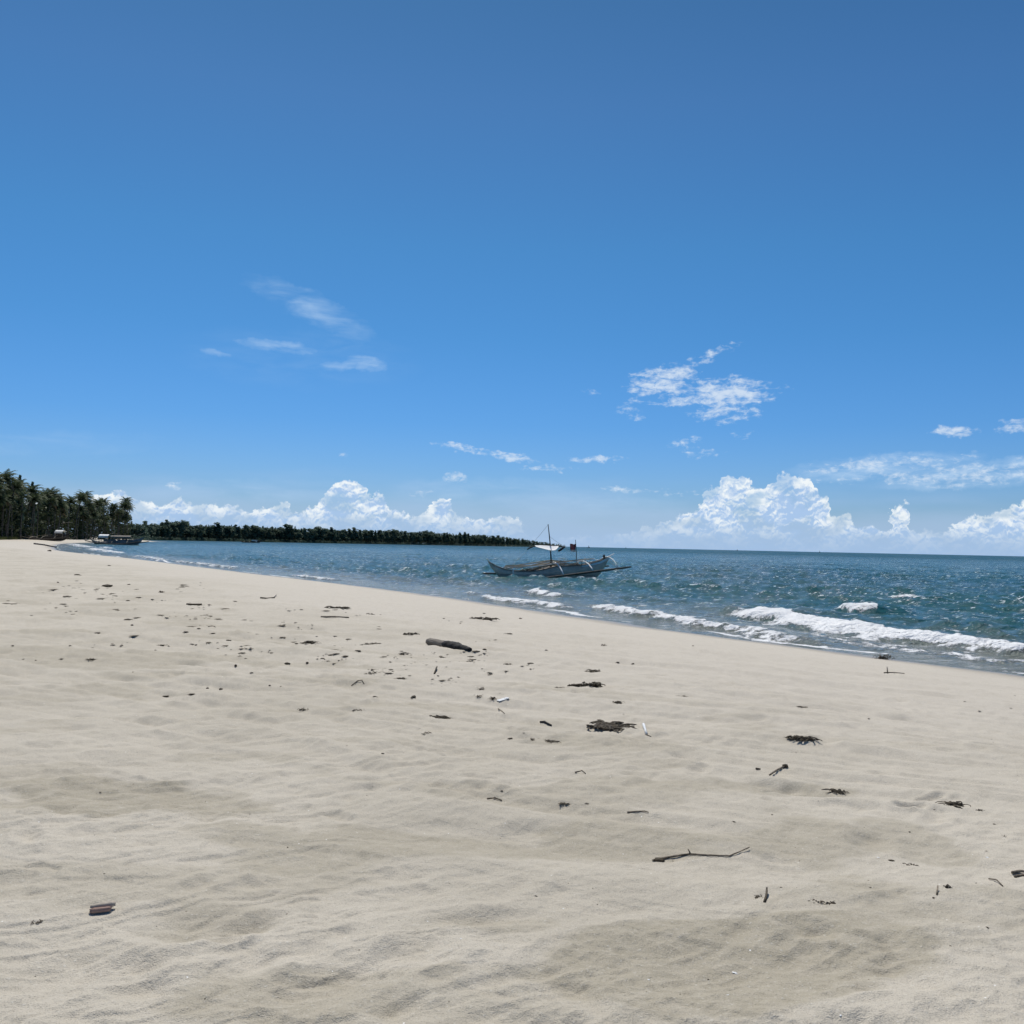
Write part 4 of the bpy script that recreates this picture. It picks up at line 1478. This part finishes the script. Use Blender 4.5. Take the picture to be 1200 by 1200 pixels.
# ---- two-tone scrap of wood in the left foreground
A, B = on_sand(105, 1070.5), on_sand(135, 1068)
ax = B - A
sc_ = empty('wood_scrap', A, math.atan2(ax.y, ax.x))
tag(sc_, 'split pinkish brown scrap of wood with a pale side, alone in the foreground sand', 'wood')
L_ = ax.length
MB().loft(knobby(0, L_ * 0.82, [(0, .010), (.1, .013), (.9, .012), (1, .007)], 9, 8, 0.06, 0.010)).build('red_strip', m_red, sc_)
o = MB().loft(knobby(L_ * 0.05, L_ * 1.0, [(0, .008), (.2, .012), (.7, .013), (.85, .016), (1, .010)], 9, 8, 0.06, 0.012)).build('pale_strip', m_palewood, sc_)
o.location = (0, 0.026, 0.006)
o.rotation_euler = (0, 0, 0.05)

# ---- the long bent branch on the right
base, pts, rad = path_tube([(767, 1009), (780, 1006.5), (797, 1004), (809, 1002.5), (830, 1003.5), (855, 1004), (866, 1000), (878, 995.5)], 0.0065, 0.0028, [0.006, 0.006, 0.008, 0.008, 0.006, 0.005, 0.008, 0.012])
br = empty('bent_branch', base)
tag(br, 'long thin bent branch with a dark thick end and a raised pale tip', 'branch')
MB().tube(pts, rad, 7).tube([pts[3], pts[3] + Vector((-0.005, 0.004, 0.012)), pts[3] + Vector((-0.012, 0.006, 0.024))], [0.0045, 0.0035, 0.002], 6).build('stem', m_twig, br)
MB().lump(pts[0] + Vector((0.02, -0.005, 0.0)), (0.030, 0.016, 0.012), rnd, 2, 0.3).build('dark_knob', m_weed, br)

# ---- sticks: points, radii, lifts, label
def stick(ptspx, r0, r1, lift, label, m=None, cat='stick', name='stick', group=None):
    base, pts, rad = path_tube(ptspx, r0, r1, lift)
    o = MB().tube(pts, rad, 6).build(name, m or m_twig)
    o.location = base
    return tag(o, label, cat, group)


stk = stick([(902, 909), (910, 904), (919, 900)], 0.006, 0.007, [0.006, 0.009, 0.012], 'short dark stick leaning up to a knobbly head')
hb = MB().lump((0, 0, 0), (0.024, 0.016, 0.014), rnd, 2, 0.35)
o = hb.build('head', m_weed, stk)
o.location = on_sand(920, 899.5) - on_sand(902, 909) + Vector((0, 0, 0.012))
stick([(886, 902), (891, 902.5)], 0.008, 0.006, 0.008, 'finger-long dark chip beside the stick with the knobbly head', m_weed)
stick([(633, 847), (638, 847.5), (642, 849), (646, 851)], 0.010, 0.008, 0.008, 'curved dark stick by the wide seaweed mat', m_char)
stick([(754, 850), (757.5, 861)], 0.012, 0.012, 0.012, 'short white plastic tube lying by the wide seaweed mat', m_plastic, 'plastic tube', 'plastic_tube')
stick([(757.5, 861.5), (763, 863.5)], 0.004, 0.003, 0.004, 'small twig at the foot of the white plastic tube')
p = on_sand(588, 822)
pc = MB().box((0, 0, 0.008), (0.10, 0.055, 0.006), 0.6).box((0.055, 0.03, 0.013), (0.03, 0.05, 0.005), 0.75)
o = pc.build('plastic_scrap', m_plastic, None, False)
o.location = p
o.rotation_euler = (0.12, -0.10, 0)
tag(o, 'flat white plastic scrap beside a clump of dry weed', 'plastic')
stick([(584, 831), (588, 834), (591, 837)], 0.006, 0.004, 0.006, 'thin curved twig just in front of the white plastic scrap')
stick([(896, 1057.5), (898.2, 1052), (898.6, 1046)], 0.007, 0.004, [0.0, 0.012, 0.022], 'stubby dark bark piece standing upright among small weed bits', m_weed)
stick([(1159, 1031), (1168, 1034), (1175, 1039)], 0.004, 0.003, [0.006, 0.012, 0.004], 'thin arched twig low in the sand near dark twigs')
stick([(1186, 1025), (1196, 1023), (1206, 1024)], 0.008, 0.006, 0.010, 'dark broken stick lying over another at the sand\'s outer edge')
stick([(1189, 1028.5), (1198, 1026.5), (1210, 1027)], 0.007, 0.005, 0.006, 'thin dark stick lying under a broken one at the sand\'s outer edge')
stick([(1098, 1049), (1099, 1043)], 0.005, 0.003, [0, 0.02], 'tiny dark stub standing up beside a black crumb')
stick([(305, 701.5), (313, 701.8), (321, 701)], 0.022, 0.016, 0.02, 'long thin dark stick with an upturned tip near the waterline', m_weed)
stick([(321, 701), (324, 698)], 0.014, 0.008, [0.015, 0.03], 'upturned dark twig at the end of a long stick', m_weed)
stick([(376, 723), (392, 723.5), (409, 724)], 0.018, 0.014, 0.015, 'straight dark stick lying below a ragged weed line', m_twig)
stick([(219, 709), (227, 709.3), (236, 709)], 0.026, 0.02, 0.02, 'thick dark stick in the dense wrack of the upper beach', m_weed)
stick([(412, 802), (419, 799.5), (424, 801), (427, 803)], 0.006, 0.005, [0.006, 0.016, 0.010, 0.006], 'thin bowed twig making a low arch over the sand')
stick([(1036, 789), (1048, 788.5), (1060, 790)], 0.010, 0.006, 0.01, 'thin branch with an upright fork below the two wet lumps', m_weed)
stick([(1040, 789), (1039.5, 783)], 0.010, 0.006, [0, 0.03], 'upright dark fork of the thin branch below the wet lumps', m_weed)
stick([(509, 790), (511, 786.5), (512, 784)], 0.012, 0.009, [0.0, 0.02, 0.03], 'stub of dark wood standing over a black clump', m_weed)
stick([(735, 953), (745, 952), (755, 951.5), (760, 953)], 0.005, 0.003, 0.006, 'thin curved twig in smooth sand, alone between the foreground scraps')
stick([(571, 937), (580, 936), (588, 939)], 0.005, 0.004, 0.006, 'thin pale twig under a lone dark crumb')
stick([(674, 906), (682, 905.5), (686, 907)], 0.005, 0.004, [0.006, 0.015, 0.004], 'short arched twig on the smooth middle sand')
stick([(40, 637.8), (52, 639.2), (66, 642.0)], 0.22, 0.12, 0.15, 'long dark timber lying on the wet sand near the grounded boat', m_wood_dark, 'timber', 'driftwood_timber')

# ---- clumps that can be told apart
weed(676, 804, 26, .40, .16, 'dark two-lobed weed clump, the flat half', m=m_weed, n=70)
weed(692, 803.5, 24, .45, .24, 'dark two-lobed weed clump, the taller half', m=m_weed, n=80)
weed(655, 806, 10, .5, .25, 'small black weed clump just beside the two-lobed one', m=m_weed)
weed(691, 787, 21, .8, .22, 'forked tangled weed clump behind the dark two-lobed one', m=m_weed, n=50)
weed(714, 849.5, 58, .70, .035, 'wide flat mat of crumbly seaweed, the widest on the sand', m=m_weed, n=150)
weed(724, 823.5, 14, .5, .2, 'small ragged weed clump behind the wide mat')
weed(936, 865.5, 30, .36, .12, 'dense dark pinecone-like weed clump on clean pale sand', m=m_weed, n=95)
weed(987, 927, 28, .40, .10, 'black weed clump broken into three knots', m=m_weed, n=46)
weed(1118, 943.5, 32, .36, .12, 'black weed clump strung out beside the grooved hollow', m=m_weed, n=50)
weed(1148, 950, 9, .5, .3, 'small black weed knot at the end of a strung-out clump')
weed(1175, 983, 15, .8, .22, 'spiky tuft of thin dark twigs on the outer sand', m=m_weed, n=18)
weed(1031, 765.5, 18, .6, .50, 'wet dark lump at the water\'s edge, the farther of two', m=m_weed, n=40)
weed(1036, 770.5, 20, .5, .36, 'wet dark lump at the water\'s edge, the nearer of two', m=m_weed, n=40)
weed(566, 725.5, 27, .5, .10, 'flat dark strip of weed near the waterline behind the log', m=m_weed)
weed(393, 713, 25, .7, .10, 'ragged line of weed above a straight stick', m=m_weed)
weed(365, 753.5, 23, .6, .12, 'dark low weed heap on the upper beach')
weed(472, 767, 14, .8, .28, 'rounded dark clump in front of the log\'s bare end', m=m_weed, n=46)
weed(478, 743.5, 20, .9, .14, 'low dark weed heap behind the log', m=m_weed)
weed(432, 754, 26, 1.0, .06, 'pale bleached weed wisp left of the log', m=m_weed2)
weed(434, 720, 11, .5, .2, 'small dark weed lump near the straight stick')
weed(594, 743, 13, .9, .15, 'pale brown weed scrap to the seaward side of the log', m=m_weed2)
weed(595, 779, 9, .9, .4, 'small dark tuft standing in clean sand')
weed(562, 808, 9, 1.0, .55, 'upright dark tuft, the higher of a pair', m=m_weed)
weed(561, 817, 11, .8, .3, 'low dark tuft, the nearer of a pair')
weed(580, 819.5, 14, .7, .22, 'dry weed clump beside the white plastic scrap')
weed(573, 791, 6, 1.0, .6, 'narrow upright dark tuft')
weed(511, 841, 28, .7, .09, 'dark matted weed clump in a shallow streak of sand', m=m_weed, n=70)
weed(498, 859, 13, .6, .15, 'two-knot dark weed clump in front of the matted one')
weed(355, 832, 13, .8, .25, 'dark grainy weed clump on the streaked sand', m=m_weed)
weed(419, 830.5, 14, .6, .16, 'dark weed clump lying level with the grainy one')
weed(471, 795, 16, .9, .10, 'ring of thin weed on pale sand', m=m_weed2)
weed(438, 788, 18, 1.1, .07, 'loose weed strands beside a dark crumb', m=m_weed2)
weed(390, 768, 15, .9, .12, 'dark weed clump in the middle of the wrack', m=m_weed)
weed(638, 867, 22, 1.0, .05, 'sprinkle of weed crumbs near the curved stick', m=m_weed2)
weed(622, 867, 9, .8, .3, 'dark knot by a sprinkle of weed crumbs')
weed(707, 757, 7, .8, .4, 'brown lump alone near the wet sand', m=m_husk)
weed(193, 756.5, 17, .7, .12, 'curved dark weed strip on the far upper beach', m=m_weed)
weed(105, 773, 14, .6, .12, 'dark twiggy scrap on the streaked upper beach', m=m_weed)
weed(888, 1050.5, 16, .9, .10, 'small weed scatter beside the upright bark piece', m=m_weed)
weed(958, 1056, 14, .9, .10, 'crumbled weed bits, the nearer to the bark piece', m=m_weed)
weed(972, 1058.5, 12, .7, .2, 'crumbled weed bits, the farther from the bark piece')
weed(1064, 1013.5, 14, .6, .12, 'dark weed bits on a smooth hump of sand')
weed(1112, 1040.5, 8, .8, .5, 'black crumb as big as a thumb beside a tiny stub', m=m_weed)
weed(43, 1080, 8, 1.6, .2, 'little dark sprig in the foreground corner', m=m_twig)
weed(722, 998, 20, 1.3, .04, 'faint trail of crumbs in smooth sand behind the bent branch', m=m_weed2)
weed(660, 941, 16, .8, .07, 'low brown weed bits, the longer of two', m=m_weed2)
weed(685, 941, 7, .7, .2, 'low brown weed knot, the shorter of two')
weed(795, 815.5, 16, .8, .06, 'faint patch of weed crumbs on clean sand', m=m_weed2)
weed(940, 826, 13, .7, .07, 'pale wisp of weed on the upper clean sand', m=m_weed2)
weed(187.5, 694.5, 8, .8, .4, 'black rounded lump on the far sand', m=m_husk)

# ---- small pieces nothing tells apart
def small_kind(px, py, w, name, m, label, cat, group, protos, r2, tall=0.6):
    p = on_sand(px, py)
    wm = metres(w, p)
    key = (name, r2.randrange(3))
    if key not in protos:
        mb = MB()
        mb.lump((0, 0, 0.22), (0.5, 0.40, 0.32), r2, 2, 0.28)
        if name != 'coconut':
            for k in range(4):
                a = r2.uniform(0, 6.28)
                mb.tube([(0.2 * math.cos(a), 0.2 * math.sin(a), 0.15), (0.5 * math.cos(a), 0.45 * math.sin(a), 0.12), (0.85 * math.cos(a + .3), 0.7 * math.sin(a + .3), 0.03)], [0.12, 0.10, 0.05], 5)
        o = mb.build(name, m)
        protos[key] = o
    else:
        o = protos[key].copy()
        COL.objects.link(o)
    o.location = p - Vector((0, 0, 0.1 * wm * tall))
    o.scale = (wm, wm * r2.uniform(0.6, 1.0), wm * tall)
    o.rotation_euler = (0, 0, r2.uniform(0, 6.28))
    tag(o, label, cat, group)


protos = {}
r2 = random.Random(33)
for (px, py, w) in [(682, 718.5, 4.5), (568, 762, 5.5), (230, 756.5, 4.5), (436, 785.5, 4), (316, 804, 4), (360, 777, 4), (243, 807, 4), (259, 808, 4.5), (68, 683, 3.5), (151, 685.5, 3.5), (155, 733, 3.5), (610, 725, 4), (58, 646, 4.5), (276, 782, 5)]:
    small_kind(px, py, w, 'coconut', m_husk, 'round dark coconut husk lying on the pale sand', 'coconut', 'coconut husks on the sand', protos, r2, 0.8)
LIST = [(347, 755, 5), (462, 771, 5), (457, 776, 5), (421, 763, 8), (378, 772, 6), (405, 770, 8), (337, 778, 10), (329, 806, 3), (485, 817, 12), (439, 817, 6), (567, 719, 5), (598, 866, 9), (742, 777, 5), (724, 777.5, 6),
        (82, 757, 5), (156, 788, 5), (194, 814, 9), (225, 814, 8), (248, 735, 9), (150, 727, 12), (90, 716, 4), (268, 751, 8), (255, 754, 6), (114, 741, 10), (182, 762, 3.5), (90, 674, 8), (150, 704, 5), (128, 663, 5), (245, 709, 5), (126, 687, 14),
        (288, 772, 5), (300, 768, 4), (295, 788, 5), (265, 793, 4), (15, 757, 5), (28, 773, 4), (42, 774, 4), (72, 773, 5), (206, 786, 4), (218, 741, 7), (250, 741, 6), (233, 737, 7), (588, 927, 4.5), (337, 993, 3), (448, 884, 6), (500, 690, 4),
        (640, 762, 4), (628, 1050, 3.5), (1157, 1087, 4.5), (1045, 1009, 8), (700, 1060, 2.5), (830, 1148, 4), (1165, 966, 4), (860, 963, 4), (905, 955, 4), (1066, 975, 4), (520, 725, 4), (640, 700, 3), (812, 757, 4), (1020, 1040, 3), (915, 1040, 3), (1094, 1052, 4)]
for (px, py, w) in LIST:
    small_kind(px, py, w * 0.8, 'seaweed_scrap', m_weed, 'small dark scrap of dried seaweed on the pale sand', 'seaweed', 'small seaweed scraps on the sand', protos, r2, 0.45)
cnt = 0
while cnt < 420:
    t = r2.random()
    cx_, cy_ = 30 + 540 * t + r2.gauss(0, 55), 683 + 108 * t ** 1.1 + r2.gauss(0, 17)
    if cy_ < 672 + 0.045 * cx_ or cy_ > 870 or cx_ < 5 or cx_ > 780:
        continue
    for q in range(r2.choice((1, 2, 4, 7, 10))):
        px, py = cx_ + r2.gauss(0, 11), cy_ + r2.gauss(0, 2.2)
        if cnt < 420:
            if r2.random() < 0.5:
                small_kind(px, py, r2.choice((1.4, 1.7, 2, 2.4, 3, 4)), 'seaweed_crumb', m_weed, 'tiny dark crumb in the wrack scattered over the upper beach', 'seaweed', 'wrack crumbs on the upper beach', protos, r2, 0.28)
            else:
                small_kind(px, py, r2.choice((2, 3, 4, 6, 8)), 'seaweed_fleck', m_weed2, 'pale brown weed fleck lying flat in the wrack of the upper beach', 'seaweed', 'weed flecks on the upper beach', protos, r2, 0.16)
            cnt += 1
for k in range(50):
    px, py = r2.uniform(20, 1190), r2.uniform(800, 1190)
    small_kind(px, py, r2.choice((1.5, 2, 2.5)), 'twig_crumb', m_twig, 'tiny brown crumb alone on the smooth foreground sand', 'twig', 'brown crumbs on the foreground sand', protos, r2, 0.4)
for (px, py, w) in [(861, 1140, 6), (853, 1166, 3), (1029, 1005, 3.5), (985, 1190, 4), (760, 1148, 3), (1157, 1005, 4), (660, 1065, 3), (540, 1100, 2.5)]:
    small_kind(px, py, w, 'shell', m_plastic, 'small white shell half sunk in the foreground sand', 'shell', 'white shells in the foreground sand', protos, r2, 0.35)
